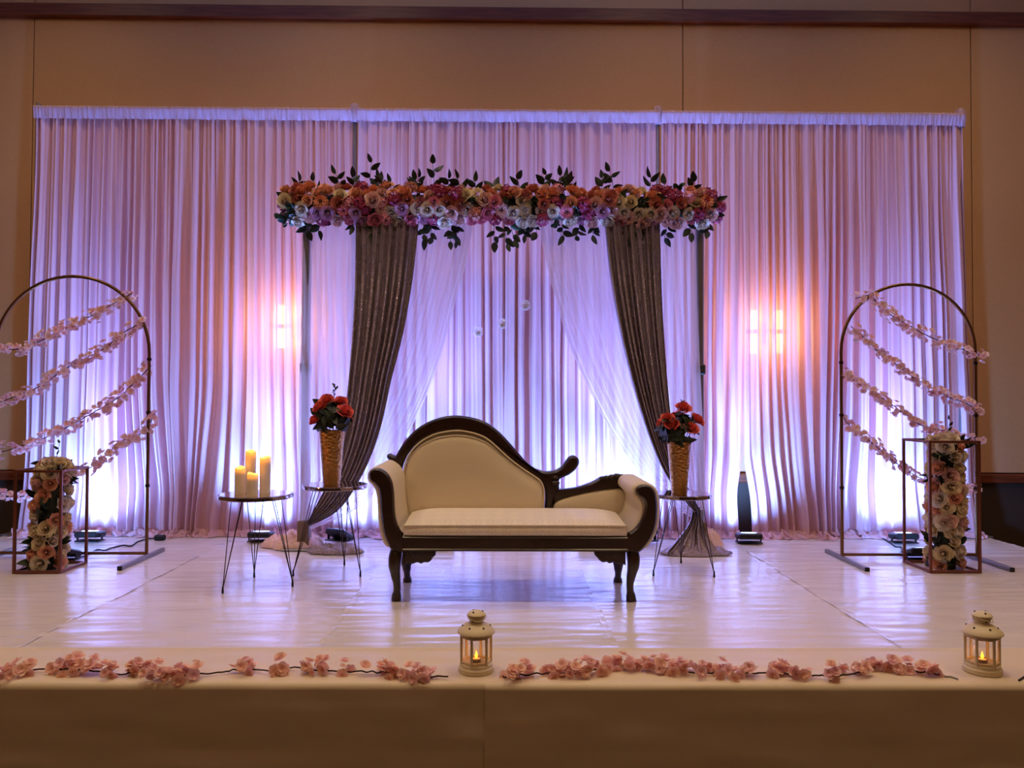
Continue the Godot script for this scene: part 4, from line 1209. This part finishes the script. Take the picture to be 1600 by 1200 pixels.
func build_tables() -> void:
	var f1 := [Vector3(-1.729, 0.45, -4.787), Vector3(-1.674, 0.45, -5.215), Vector3(-1.349, 0.45, -4.968)]
	var f2 := [Vector3(-1.423, 0.45, -5.254), Vector3(-1.148, 0.45, -5.6), Vector3(-0.965, 0.45, -5.238)]
	var f3 := [Vector3(1.03, 0.45, -5.27), Vector3(1.315, 0.45, -5.685), Vector3(1.437, 0.45, -5.235)]
	var a1 := Vector3((f1[0].x + f1[1].x + f1[2].x) / 3.0, S, (f1[0].z + f1[1].z + f1[2].z) / 3.0)
	var a2 := Vector3((f2[0].x + f2[1].x + f2[2].x) / 3.0 + 0.02, S, (f2[0].z + f2[1].z + f2[2].z) / 3.0)
	var a3 := Vector3((f3[0].x + f3[1].x + f3[2].x) / 3.0, S, (f3[0].z + f3[1].z + f3[2].z) / 3.0)
	a1.x = -1.596
	a2.x = -1.168
	a3.x = 1.255
	var h1: float = 1.044 - S
	var h2: float = 1.065 - S
	var h3: float = 1.005 - S
	side_table("round mirror topped table with wire legs holding the four pillar candles", a1, 0.235, h1, f1)
	side_table("round mirror topped table with wire legs under the left rose vase", a2, 0.223, h2, f2)
	side_table("round mirror topped table with wire legs under the right rose vase", a3, 0.205, h3, f3)
	# flameless pillar candles
	var made := {}
	for e in [
		[-1.699, -4.99, 0.168, "ivory lit pillar candle, second shortest, at the cluster's left"],
		[-1.662, -5.08, 0.268, "ivory lit pillar candle, the tallest of the four at the back"],
		[-1.548, -5.02, 0.232, "ivory lit pillar candle, second tallest, at the cluster's right"],
		[-1.589, -4.90, 0.136, "ivory lit pillar candle, the shortest of the four in front"],
	]:
		var h: float = e[2]
		var t := thing("pillar_candle", e[3], "candle", Vector3(e[0], S + h1 + 0.0005, e[1]), rr(0, 6), "pillar candles on the mirror topped table")
		var r := 0.0345
		var mb := MB.new()
		var p := PackedVector3Array()
		var prof := [[r * 0.98, 0.0], [r, 0.004], [r, h * 0.5], [r, h - 0.006], [r * 0.96, h], [r * 0.86, h - 0.002], [r * 0.80, h - 0.016], [r * 0.4, h - 0.022], [0.0005, h - 0.022]]
		for k in prof.size():
			for i in 25:
				var a := TAU * (i % 24) / 24.0
				var dip: float = 0.006 * sin(a + 1.0) + 0.003 * sin(3.0 * a) if k >= 3 and k <= 5 else 0.0
				p.append(Vector3(prof[k][0] * cos(a), prof[k][1] + dip, prof[k][0] * sin(a)))
		mb.grid(p, 25, prof.size(), true)
		for i in mb.v.size():                               # the wax glows near the lit top only
			mb.uv[i] = Vector2(0.5, clampf(1.0 - (h - mb.v[i].y) / 0.16, 0.02, 0.98))
		part("wax", subdiv_side(mb, h).commit(), M.candle_wax, t)
		part("flame", MB.new().lathe([[0.0, h - 0.024], [0.004, h - 0.02], [0.006, h - 0.012], [0.003, h - 0.003], [0.0, h + 0.004]], 10).commit(), M.flame_glow, t)
		var l := OmniLight3D.new()
		l.name = "light"
		l.light_color = Color(1.0, 0.65, 0.25)
		l.light_energy = 0.003
		l.light_size = 0.012
		l.omni_range = 12.0
		l.omni_attenuation = 2.0
		l.shadow_enabled = true
		l.position = Vector3(0, h + 0.012, 0)
		t.add_child(l)
	# vases and rose bouquets
	var vh := 0.375
	var v := thing("vase", "tall tapered gold vase of hammered metal on the left rear table", "vase", Vector3(-1.186, S + h2 + 0.0005, -5.33), 0.0, "hammered gold vases beside the settee")
	part("body", MB.new().lathe([[0.0, 0.0], [0.056, 0.0], [0.058, 0.004], [0.066, 0.10], [0.076, 0.22], [0.088, vh - 0.006], [0.090, vh], [0.085, vh], [0.07, 0.2], [0.05, 0.012], [0.0, 0.012]], 32).commit(), M.hammered_gold, v)
	var vh3 := 0.36
	var v2 := copy(v, "vase", "tall tapered gold vase of hammered metal on the table right of the settee", Vector3(1.231, S + h3 + 0.0005, -5.37))
	v2.scale = Vector3(0.94, 0.96, 0.94)
	bouquet("bouquet of coral roses and dark leaves in the left vase", v.position + Vector3(0, vh, 0), [[-0.07, 0.17, 0.05, 0.055, -0.5], [0.10, 0.14, 0.06, 0.062, 0.5], [-0.095, 0.085, 0.07, 0.05, -0.8], [-0.03, 0.22, 0.02, 0.055, -0.1], [0.06, 0.21, 0.0, 0.05, 0.3], [0.0, 0.18, -0.08, 0.05, 0.0], [0.08, 0.10, -0.07, 0.05, 0.6]], 0.32, 501)
	bouquet("bouquet of coral roses and dark leaves in the right vase", v2.position + Vector3(0, vh3, 0), [[0.02, 0.25, 0.02, 0.06, 0.1], [-0.095, 0.18, 0.05, 0.05, -0.5], [-0.065, 0.135, 0.08, 0.055, -0.2], [0.055, 0.11, 0.09, 0.06, 0.2], [0.115, 0.17, 0.02, 0.055, 0.8], [0.0, 0.19, -0.08, 0.05, 0.0], [-0.12, 0.15, -0.02, 0.04, -0.8]], 0.3, 502)

func subdiv_side(mb: MB, _h: float) -> MB:
	return mb

func bouquet(label: String, at: Vector3, roses: Array, tall: float, seed_: int) -> void:
	rng.seed = seed_
	var t := thing("rose_bouquet", label, "bouquet", at, 0.0, "rose bouquets beside the settee")
	var stems := MB.new()
	for e in roses:
		var head := Vector3(e[0], e[1], e[2])
		stems.tube(PackedVector3Array([Vector3(e[0] * 0.15, -0.2, e[2] * 0.15), Vector3(e[0] * 0.45, 0.0, e[2] * 0.45), head]), 0.003, 6)
		bloom(t, "rose", "rose", "rose_coral", head - Vector3(0, 0.02, 0), Vector3(e[4] * 0.8, 0.75, 0.55 if e[2] > -0.01 else -0.4), e[3] * 0.98)
	part("stems", stems.commit(), M.stem_green, t)
	for k in 110:                                           # a dome of leaves, each lying against it
		var a := rr(0, TAU)
		var el := rr(-0.25, 1.3)
		var nrm := Vector3(cos(a) * cos(el), sin(el), sin(a) * cos(el))
		var at2 := Vector3(0, 0.05, 0) + nrm * Vector3(0.112, 0.125, 0.112) * rr(0.6, 1.1)
		var y := (Vector3(rr(-1, 1), rr(-0.6, 1.0), rr(-1, 1)) + nrm * 0.4)
		y = (y - nrm * y.dot(nrm) * 0.7).normalized()
		var z := (nrm - y * nrm.dot(y)).normalized()
		var size := rr(0.068, 0.105)
		part("leaf", pick(G.leaf), M.leaf_dark if rng.randf() < 0.7 else M.leaf_green, t, Transform3D(Basis(y.cross(z) * size, y * size, z * size), at2))
	var tw := Vector3(rr(-0.03, 0.03), tall, 0.0)
	part("twig", MB.new().tube(PackedVector3Array([Vector3(0, 0.1, 0), tw * 0.7, tw]), 0.0018, 5).commit(), M.stem_green, t)
	for k in 9:
		leaf(t, Vector3(0, 0.1, 0).lerp(tw, 0.55 + 0.05 * k), Vector3(rr(-1, 1), rr(0.2, 1.0), rr(-1, 1)), rr(0.016, 0.03), "leaf_green", "round_leaf", "small_leaf")

# ---------------------------------------------------------------- uplights and cables
func uplight(label: String, at: Vector3, target_x: float, tilt: float, beam: float, wash: float, turn := 0.0) -> void:
	var t := thing("uplight", label, "stage light", at, turn, "flat black uplights on the stage floor")
	var tb := Basis(Vector3.RIGHT, -tilt)
	var body := MB.new().box(Vector3(0, 0.045, 0), Vector3(0.19, 0.05, 0.17), 0.012)
	part("body", body.commit(), M.fixture_black, t, Transform3D(tb, Vector3(0, 0.012, 0)))
	part("lens", MB.new().lathe([[0.0, 0.0705], [0.062, 0.0705], [0.066, 0.0735], [0.06, 0.0745], [0.0, 0.0745]], 24).commit(), M.led_lens, t, Transform3D(tb, Vector3(0, 0.012, 0)))
	part("foot_bracket", MB.new().box(Vector3(0, 0.006, 0), Vector3(0.21, 0.008, 0.10), 0.003).box(Vector3(-0.101, 0.03, 0), Vector3(0.006, 0.055, 0.03), 0.002).box(Vector3(0.101, 0.03, 0), Vector3(0.006, 0.055, 0.03), 0.002).commit(), M.fixture_black, t)
	var up := tb * Vector3(0, 0.10, 0) + Vector3(0, 0.012, 0)
	for e in [[3.3, beam, 24.0, "beam_light"], [0.7, wash, 66.0, "wash_light"]]:
		var l := SpotLight3D.new()
		l.name = e[3]
		l.light_color = (Color(0.22, 0.34, 1.0) if e[3] == "beam_light" else Color(0.15, 0.37, 1.0)).linear_to_srgb()
		l.light_energy = e[1]
		l.light_size = 0.05
		l.spot_angle = e[2]
		l.spot_angle_attenuation = 1.0
		l.spot_range = 20.0
		l.spot_attenuation = 2.0
		l.shadow_enabled = true
		l.position = up
		var to := Vector3(target_x, S + e[0], ZD) - (at + up.rotated(Vector3.UP, turn))
		l.basis = Basis(Vector3.UP, -turn) * Basis.looking_at(to.normalized(), Vector3.FORWARD)
		t.add_child(l)

func build_uplights(beam: float, wash: float) -> void:
	var y := S + 0.009
	uplight("flat black uplight behind the left arch, lighting the leftmost drape", Vector3(-3.463, y, -6.5), -3.494, 0.12, beam, wash)
	uplight("flat black uplight on the floor behind the candle table", Vector3(-2.032, y, -6.5), -1.997, 0.12, beam, wash * 1.2)
	uplight("black uplight tilted back on the floor behind the left vase table", Vector3(-1.37, y + 0.02, -6.42), -1.289, 0.5, beam, wash, -0.5)
	uplight("black uplight tilted back on the floor beside the settee's low end", Vector3(1.188, y + 0.02, -6.42), 1.133, 0.5, beam, wash, 0.5)
	uplight("flat black uplight in front of the dark gap between drapes", Vector3(2.073, y, -6.48), 2.078, 0.12, beam, wash)
	uplight("flat black uplight behind the right arch, lighting the rightmost drape", Vector3(3.398, y, -6.5), 3.429, 0.12, beam, wash)
	uplight("flat black uplight beside the left flower column, near the arch foot", Vector3(-3.245, y, -5.72), -3.888, 0.3, beam * 0.2, wash * 0.45)
	uplight("flat black uplight behind the right flower column, near the arch foot", Vector3(3.153, y, -5.8), 3.775, 0.3, beam * 0.2, wash * 0.45)
	uplight("black uplight hidden behind the settee's high back", Vector3(-0.493, y, -6.22), -0.607, 0.12, beam, wash)
	uplight("black uplight hidden behind the settee's low rail", Vector3(0.716, y, -6.22), 0.847, 0.12, beam, wash)
	var c := thing("power_cable", "black power cable looping over the stage floor behind the left arch", "cable", Vector3(-3.101, 0.45, -6.203))
	wpart("cord", MB.new().tube(smooth_path(pv3([-3.174, 0.461, -5.799, -3.175, 0.461, -5.943, -3.199, 0.461, -6.119, -3.131, 0.461, -6.094, -3.126, 0.461, -6.172, -3.092, 0.461, -6.308, -3.011, 0.461, -6.281, -3.048, 0.461, -6.479, -3.018, 0.461, -6.598, -2.956, 0.461, -6.629]), 5), 0.006, 6), M.rubber_black, c)
	wpart("plug", MB.new().box(Vector3(-2.901, 0.48, -6.553), Vector3(0.09, 0.045, 0.05), 0.01), M.rubber_black, c)
	c = thing("power_cable", "black power cable trailing over the floor behind the right arch", "cable", Vector3(3.298, 0.45, -6.491))
	wpart("cord", MB.new().tube(smooth_path(pv3([3.269, 0.461, -6.732, 3.306, 0.461, -6.67, 3.276, 0.461, -6.489, 3.231, 0.461, -6.318, 3.265, 0.461, -6.291, 3.191, 0.461, -6.129, 3.099, 0.461, -6.001, 3.097, 0.461, -5.854]), 5), 0.006, 6), M.rubber_black, c)

# ---------------------------------------------------------------- arches with blossom garlands
func arch(label: String, x0: float, x1: float, z: float, h: float) -> void:
	var t := thing("metal_arch", label, "arch", Vector3((x0 + x1) / 2.0, S, z), 0.0, "gold tube arches at the stage sides")
	var r := (x1 - x0) / 2.0
	var path := PackedVector3Array([Vector3(-r, 0.04, 0), Vector3(-r, (h - r) * 0.5, 0)])
	for k in 29:
		var a := PI - PI * k / 28.0
		path.append(Vector3(r * cos(a), h - r + r * sin(a), 0))
	path.append(Vector3(r, (h - r) * 0.5, 0))
	path.append(Vector3(r, 0.04, 0))
	part("hoop", MB.new().tube(path, 0.0125, 10).commit(), M.arch_gold, t)
	part("base_bar", MB.new().box(Vector3(0, 0.045, 0), Vector3(2.0 * r, 0.022, 0.022), 0.003).commit(), M.arch_gold, t)
	for s in [-1, 1]:
		var f := part("foot", MB.new().box(Vector3(s * r, 0.018, 0.06), Vector3(0.032, 0.03, 0.68), 0.004).commit(), M.foot_steel, t)
		part("end_cap", MB.new().box(Vector3(s * r, 0.018, 0.403), Vector3(0.034, 0.032, 0.012), 0.003).commit(), M.rubber_black, f)
		for y in [0.55, 1.1, 1.5]:
			part("clip", MB.new().lathe([[0.0125, y - 0.012], [0.017, y - 0.01], [0.017, y + 0.01], [0.0125, y + 0.012]], 10).commit(), M.wire_bronze, t, Transform3D(Basis(), Vector3(s * r, 0, 0)))

func blossom_garland(label: String, group: String, path: PackedVector3Array, per_m: float, spread: float, size: float, colours: Array, seed_: int, floor_y := -1.0) -> void:
	rng.seed = seed_
	var mid := path[path.size() / 2]
	var t := thing("blossom_garland", label, "garland", mid, 0.0, group)
	var s := smooth_path(path, 6)
	var total := 0.0
	for i in range(1, s.size()):
		total += s[i].distance_to(s[i - 1])
	var st := PackedVector3Array()
	for i in s.size():
		st.append(s[i] - mid + Vector3(0, rr(-0.004, 0.004), rr(-0.006, 0.006)))
	part("stem", MB.new().tube(st, 0.0035, 6).commit(), M.vine_brown, t)
	var count := int(total * per_m)
	var q := resample(path, count * 2 + 1)
	var bunch := 0.0
	for k in count:
		bunch = 0.5 + 0.5 * noise.get_noise_2d(seed_ * 3.0, k / per_m * (9.0 if floor_y > 0.0 else 5.0))
		if floor_y > 0.0 and bunch < 0.42:
			continue
		var at := q[k * 2 + rng.randi() % 2] - mid
		var tan_ := (q[mini(k * 2 + 1, q.size() - 1)] - q[maxi(0, k * 2 - 1)]).normalized()
		var a := rr(0, TAU)
		var n1 := tan_.cross(Vector3.UP).normalized()
		var n2 := tan_.cross(n1)
		var off := n1 * cos(a) + n2 * sin(a)
		var rad := spread * sqrt(rng.randf()) * (0.4 + 1.0 * bunch)
		var at2 := at + off * rad + tan_ * rr(-0.012, 0.012)
		if floor_y > 0.0 and at2.y + mid.y < floor_y + size * 0.45:
			at2.y = floor_y + size * 0.45 - mid.y + absf(off.y) * rad * 0.9
		var nrm := off + tan_ * rr(-0.5, 0.5) + Vector3(0, 0.25, 0.35)
		bloom(t, "blossom", "blossom", pick(colours), at2, nrm, size * rr(0.75, 1.15))

func build_arches() -> void:
	arch("gold tube arch with blossom garlands at the left side of the stage", -3.835, -2.675, -5.82, 2.125)
	arch("gold tube arch with blossom garlands at the right side of the stage", 2.57, 3.60, -5.82, 2.10)
	var order := ["topmost", "second", "third", "lowest"]
	var left := [pv3([-2.813, 2.451, -5.82, -3.009, 2.333, -5.82, -3.176, 2.245, -5.82, -3.362, 2.162, -5.82, -3.528, 2.065, -5.82, -3.671, 2.025, -5.82, -3.862, 2.02, -5.82]), pv3([-2.714, 2.238, -5.82, -2.881, 2.145, -5.82, -3.004, 2.038, -5.82, -3.152, 1.955, -5.82, -3.313, 1.868, -5.82, -3.498, 1.742, -5.82, -3.664, 1.669, -5.82, -3.883, 1.596, -5.82]), pv3([-2.661, 1.9, -5.82, -2.775, 1.788, -5.82, -2.898, 1.662, -5.82, -3.059, 1.565, -5.82, -3.183, 1.492, -5.82, -3.368, 1.391, -5.82, -3.553, 1.318, -5.82, -3.876, 1.221, -5.82]), pv3([-2.623, 1.543, -5.82, -2.665, 1.475, -5.82, -2.726, 1.393, -5.82, -2.869, 1.33, -5.82, -2.973, 1.243, -5.82, -3.077, 1.151, -5.82, -3.176, 1.089, -5.82, -3.299, 1.012, -5.82, -3.513, 0.934, -5.82, -3.703, 0.919, -5.82, -3.871, 0.976, -5.82])]
	var right := [pv3([2.685, 2.442, -5.82, 2.798, 2.462, -5.82, 2.856, 2.394, -5.82, 2.979, 2.302, -5.82, 3.101, 2.229, -5.82, 3.248, 2.151, -5.82, 3.41, 2.079, -5.82, 3.532, 2.05, -5.82, 3.665, 1.992, -5.82]), pv3([2.649, 2.227, -5.82, 2.747, 2.139, -5.82, 2.854, 2.037, -5.82, 2.976, 1.954, -5.82, 3.098, 1.852, -5.82, 3.265, 1.755, -5.82, 3.406, 1.683, -5.82, 3.529, 1.644, -5.82, 3.651, 1.572, -5.82]), pv3([2.598, 1.884, -5.82, 2.671, 1.811, -5.82, 2.813, 1.729, -5.82, 2.955, 1.632, -5.82, 3.096, 1.53, -5.82, 3.218, 1.458, -5.82, 3.365, 1.429, -5.82, 3.526, 1.371, -5.82, 3.654, 1.367, -5.82]), pv3([2.592, 1.524, -5.82, 2.65, 1.456, -5.82, 2.772, 1.364, -5.82, 2.893, 1.267, -5.82, 3.015, 1.165, -5.82, 3.137, 1.093, -5.82, 3.259, 1.045, -5.82, 3.459, 1.002, -5.82, 3.631, 0.992, -5.82])]
	for k in 4:
		blossom_garland("pink blossom garland strung across the left arch, %s of its four strands" % order[k], "blossom garlands on the arches", left[k], 112.0, 0.056 if k < 3 else 0.048, 0.025, ["blossom_pink", "blossom_pale", "blossom_pale"], 300 + k)
		blossom_garland("pink blossom garland strung across the right arch, %s of its four strands" % order[k], "blossom garlands on the arches", right[k], 108.0, 0.048, 0.0245, ["blossom_pink", "blossom_pale", "blossom_pale"], 310 + k)

# ---------------------------------------------------------------- flower columns in wire plinths
func plinth(label: String, x0: float, x1: float, z0: float, z1: float, h: float) -> void:
	var t := thing("plinth_frame", label, "stand", Vector3((x0 + x1) / 2.0, S + 0.006, (z0 + z1) / 2.0), 0.0, "copper box frames round the flower columns")
	var w := (x1 - x0) / 2.0
	var d := (z1 - z0) / 2.0
	var b := 0.009
	for sx in [-1, 1]:
		for sz in [-1, 1]:
			part("corner_bar", MB.new().box(Vector3(sx * w, h / 2.0, sz * d), Vector3(2.0 * b, h, 2.0 * b), 0.002).commit(), M.copper_frame, t)
	for y in [b, h - b]:
		for s in [-1, 1]:
			part("rail", MB.new().box(Vector3(0, y, s * d), Vector3(2.0 * w - 2.0 * b, 2.0 * b, 2.0 * b), 0.002).commit(), M.copper_frame, t)
			part("rail", MB.new().box(Vector3(s * w, y, 0), Vector3(2.0 * b, 2.0 * b, 2.0 * d - 2.0 * b), 0.002).commit(), M.copper_frame, t)

func column(label: String, at: Vector3, h: float, lean: float, seed_: int) -> void:
	rng.seed = seed_
	var t := thing("flower_column", label, "flower column", at, 0.0, "rose columns inside the copper frames")
	part("core", MB.new().tube(PackedVector3Array([Vector3(0, 0.0, 0), Vector3(lean * 0.5, h * 0.5, 0), Vector3(lean, h - 0.03, 0)]), 0.07, 12).commit(), M.leaf_dark, t)
	var rows := int(h / 0.075)
	for r in rows:
		for k in 8:
			var a := TAU * (k + 0.5 * (r % 2)) / 8.0 + rr(-0.25, 0.25)
			var y := h * (r + 0.5 + rr(-0.25, 0.25)) / rows
			var dir := Vector3(sin(a), rr(-0.1, 0.35), cos(a))
			var sway := lean * y / h
			var q := rng.randf()
			if q < 0.2:
				for i in 3:
					leaf(t, Vector3(sway + sin(a) * 0.08, y, cos(a) * 0.08), dir + Vector3(rr(-0.8, 0.8), rr(-0.5, 0.9), rr(-0.4, 0.4)), rr(0.07, 0.11), "leaf_dark" if rng.randf() < 0.75 else "leaf_green")
			else:
				bloom(t, "rose" if q < 0.88 else "bud", "rose", pick(["rose_cream", "rose_cream", "rose_white", "rose_white", "rose_peach", "rose_blush", "rose_peach"]), Vector3(sway + sin(a) * 0.088, y, cos(a) * 0.088), dir, rr(0.046, 0.068))
	for k in 7:
		var a := TAU * k / 7.0
		bloom(t, "rose", "rose", pick(["rose_cream", "rose_white", "rose_blush"]), Vector3(lean + 0.055 * sin(a), h - 0.005, 0.055 * cos(a)), Vector3(sin(a) * 0.8, 0.9, cos(a) * 0.8), rr(0.05, 0.06))
	bloom(t, "rose", "rose", "rose_peach", Vector3(lean, h, 0.0), Vector3.UP, 0.055)
	for k in 8:
		var a := rr(0, TAU)
		leaf(t, Vector3(lean + 0.07 * sin(a), h - rr(0.0, 0.08), 0.07 * cos(a)), Vector3(sin(a), 0.2, cos(a)), rr(0.08, 0.11))
	var base := Vector3(lean, h, 0.0)
	part("twig", MB.new().tube(PackedVector3Array([base, base + Vector3(0.02, 0.08, 0), base + Vector3(0.03, 0.14, 0)]), 0.0018, 5).commit(), M.stem_green, t)
	for k in 3:
		leaf(t, base + Vector3(0.015 + 0.006 * k, 0.06 + 0.04 * k, 0), Vector3(rr(-1, 1), 0.6, rr(-0.3, 0.3)), 0.04)

func build_flower_columns() -> void:
	plinth("shorter copper box frame round the flower column by the left arch", -3.34, -3.029, -5.64, -5.31, 0.706)
	plinth("taller copper box frame round the flower column by the right arch", 2.993, 3.341, -5.72, -5.37, 0.925)
	column("shorter column of cream and peach roses inside the left copper frame", Vector3(-3.222, S + 0.004, -5.47), 0.74, 0.055, 601)
	column("taller column of cream and peach roses inside the right copper frame", Vector3(3.196, S + 0.004, -5.55), 0.93, 0.02, 602)

# ---------------------------------------------------------------- front edge: blossom garlands and lanterns
func build_front_edge() -> void:
	blossom_garland("peach blossom garland lying along the stage front edge, left of the middle lantern", "blossom garlands on the stage front edge", pv3([-2.301, 0.47, -3.319, -2.139, 0.47, -3.319, -2.046, 0.47, -3.389, -1.857, 0.47, -3.397, -1.635, 0.47, -3.342, -1.597, 0.47, -3.405, -1.481, 0.47, -3.304, -1.331, 0.47, -3.334, -1.231, 0.47, -3.358, -1.162, 0.47, -3.397, -1.02, 0.47, -3.389, -0.917, 0.47, -3.422, -0.797, 0.47, -3.39, -0.682, 0.47, -3.374, -0.542, 0.47, -3.366, -0.399, 0.47, -3.327, -0.232, 0.47, -3.304]), 124.0, 0.055, 0.027, ["blossom_peach", "blossom_peach", "blossom_pink"], 401, S)
	blossom_garland("peach blossom garland lying along the stage front edge, between the two lanterns", "blossom garlands on the stage front edge", pv3([0.0, 0.47, -3.304, 0.096, 0.47, -3.335, 0.208, 0.47, -3.351, 0.318, 0.47, -3.343, 0.423, 0.47, -3.406, 0.54, 0.47, -3.431, 0.665, 0.47, -3.415, 0.771, 0.47, -3.383, 0.903, 0.47, -3.351, 1.042, 0.47, -3.351, 1.154, 0.47, -3.351, 1.287, 0.47, -3.336, 1.378, 0.47, -3.32, 1.448, 0.47, -3.32, 1.552, 0.47, -3.367, 1.654, 0.47, -3.432, 1.746, 0.47, -3.415, 1.834, 0.47, -3.367, 1.895, 0.47, -3.336]), 124.0, 0.055, 0.027, ["blossom_peach", "blossom_peach", "blossom_pink"], 402, S)
	var w := thing("wire_end", "bare silvery wire end lying beside the lantern with the bright flame", "wire", Vector3(1.947, 0.45, -3.369))
	wpart("wire", MB.new().tube(pv3([1.912, 0.462, -3.366, 1.922, 0.462, -3.335, 1.945, 0.462, -3.335, 1.957, 0.462, -3.305]), 0.004, 6), M.pipe_grey, w)
	w = thing("wire_end", "bare dark wire end at the stage front, right of the right lantern", "wire", Vector3(2.309, 0.45, -3.361))
	wpart("wire", MB.new().tube(pv3([2.21, 0.462, -3.29, 2.258, 0.462, -3.328, 2.335, 0.462, -3.374, 2.443, 0.462, -3.39]), 0.004, 6), M.vine_brown, w)
	# lanterns
	var t := thing("lantern", "cream metal lantern with glass panes and candle, among the blossoms at the middle front", "lantern", Vector3(-0.116, 0.45, -3.415) + Vector3(0, 0.008, 0), 0.25, "cream lanterns on the stage front edge")
	var R := 0.078
	part("base", MB.new().lathe([[0.0, 0.0], [R - 0.004, 0.0], [R, 0.004], [R, 0.020], [R - 0.006, 0.026], [R - 0.006, 0.036], [R - 0.012, 0.040], [0.0, 0.040]], 40).commit(), M.lantern_cream, t)
	part("roof", MB.new().lathe([[R - 0.006, 0.158], [R - 0.004, 0.168], [R + 0.006, 0.172], [R + 0.004, 0.180], [R - 0.008, 0.192], [R - 0.028, 0.206], [0.032, 0.213], [0.026, 0.215], [0.0, 0.215]], 40).commit(), M.lantern_cream, t)
	part("roof_lining", MB.new().lathe([[0.0, 0.160], [R - 0.006, 0.158]], 40).commit(), M.lantern_cream, t)
	part("chimney", MB.new().lathe([[0.026, 0.213], [0.030, 0.220], [0.038, 0.238], [0.040, 0.244], [0.042, 0.246], [0.042, 0.249], [0.034, 0.258], [0.018, 0.265], [0.0, 0.267]], 32).commit(), M.lantern_cream, t)
	var ho := MB.new()
	for k in 6:
		var a := TAU * k / 6.0 + 0.2
		for e in [[R - 0.017, 0.2005, 0.9], [0.0275, 0.2625, 1.15], [0.0335, 0.2265, -0.45]]:
			if (e[2] > 1.0 or e[2] < 0.0) and k % 2:
				continue
			var c := Vector3(e[0] * cos(a), e[1], e[0] * sin(a))
			var nrm := Vector3(cos(a) * cos(e[2]), sin(e[2]), sin(a) * cos(e[2]))
			ho.tube(PackedVector3Array([c - nrm * 0.003, c + nrm * 0.0012]), 0.0042, 10)
	part("vent_holes", ho.commit(), M.hole_dark, t)
	var glass := MB.new()
	for k in 6:
		var a0 := TAU * k / 6.0
		var a1 := TAU * (k + 1) / 6.0
		var r := R - 0.012
		var p0 := Vector3(r * cos(a0), 0, r * sin(a0))
		var p1 := Vector3(r * cos(a1), 0, r * sin(a1))
		part("corner_post", MB.new().tube(PackedVector3Array([p0 + Vector3(0, 0.036, 0), p0 + Vector3(0, 0.162, 0)]), 0.0065, 8).commit(), M.lantern_cream, t)
		var f := MB.new()
		for y in [0.046, 0.154]:
			f.tube(PackedVector3Array([p0 + Vector3(0, y, 0), p1 + Vector3(0, y, 0)]), 0.005, 6)
		var pf := part("pane_frame", f.commit(), M.lantern_cream, t)
		var g := PackedVector3Array([p0 * 0.985 + Vector3(0, 0.044, 0), p1 * 0.985 + Vector3(0, 0.044, 0), p0 * 0.985 + Vector3(0, 0.156, 0), p1 * 0.985 + Vector3(0, 0.156, 0)])
		part("pane", MB.new().grid(g, 2, 2).commit(), M.clear_glass, pf)
	part("handle", MB.new().tube(smooth_path(pv3([-0.041, 0.245, 0, -0.036, 0.235, 0.022, 0, 0.226, 0.044, 0.036, 0.235, 0.022, 0.041, 0.245, 0]), 5), 0.0018, 6).commit(), M.lantern_cream, t)
	part("candle_cup", MB.new().lathe([[0.0, 0.040], [0.020, 0.040], [0.021, 0.056], [0.019, 0.056], [0.019, 0.050], [0.0, 0.050]], 20).commit(), M.foot_steel, t)
	var wax := MB.new().lathe([[0.0, 0.0505], [0.0185, 0.0505], [0.0185, 0.0545], [0.0, 0.0545]], 20)
	part("tealight_wax", wax.commit(), M.rose_cream, t)
	part("flame", MB.new().lathe([[0.0, 0.055], [0.0055, 0.060], [0.007, 0.068], [0.004, 0.080], [0.0, 0.092]], 12).commit(), M.flame_glow, t)
	var l := OmniLight3D.new()
	l.name = "light"
	l.light_color = Color(1.0, 0.62, 0.24)
	l.light_energy = 0.0016
	l.light_size = 0.006
	l.omni_range = 12.0
	l.omni_attenuation = 2.0
	l.shadow_enabled = true
	l.position = Vector3(0, 0.072, 0)
	t.add_child(l)
	copy(t, "lantern", "cream metal lantern with a bright candle flame, alone at the right front corner", Vector3(2.127, 0.45, -3.408) + Vector3(0, 0.008, 0), 0.7)
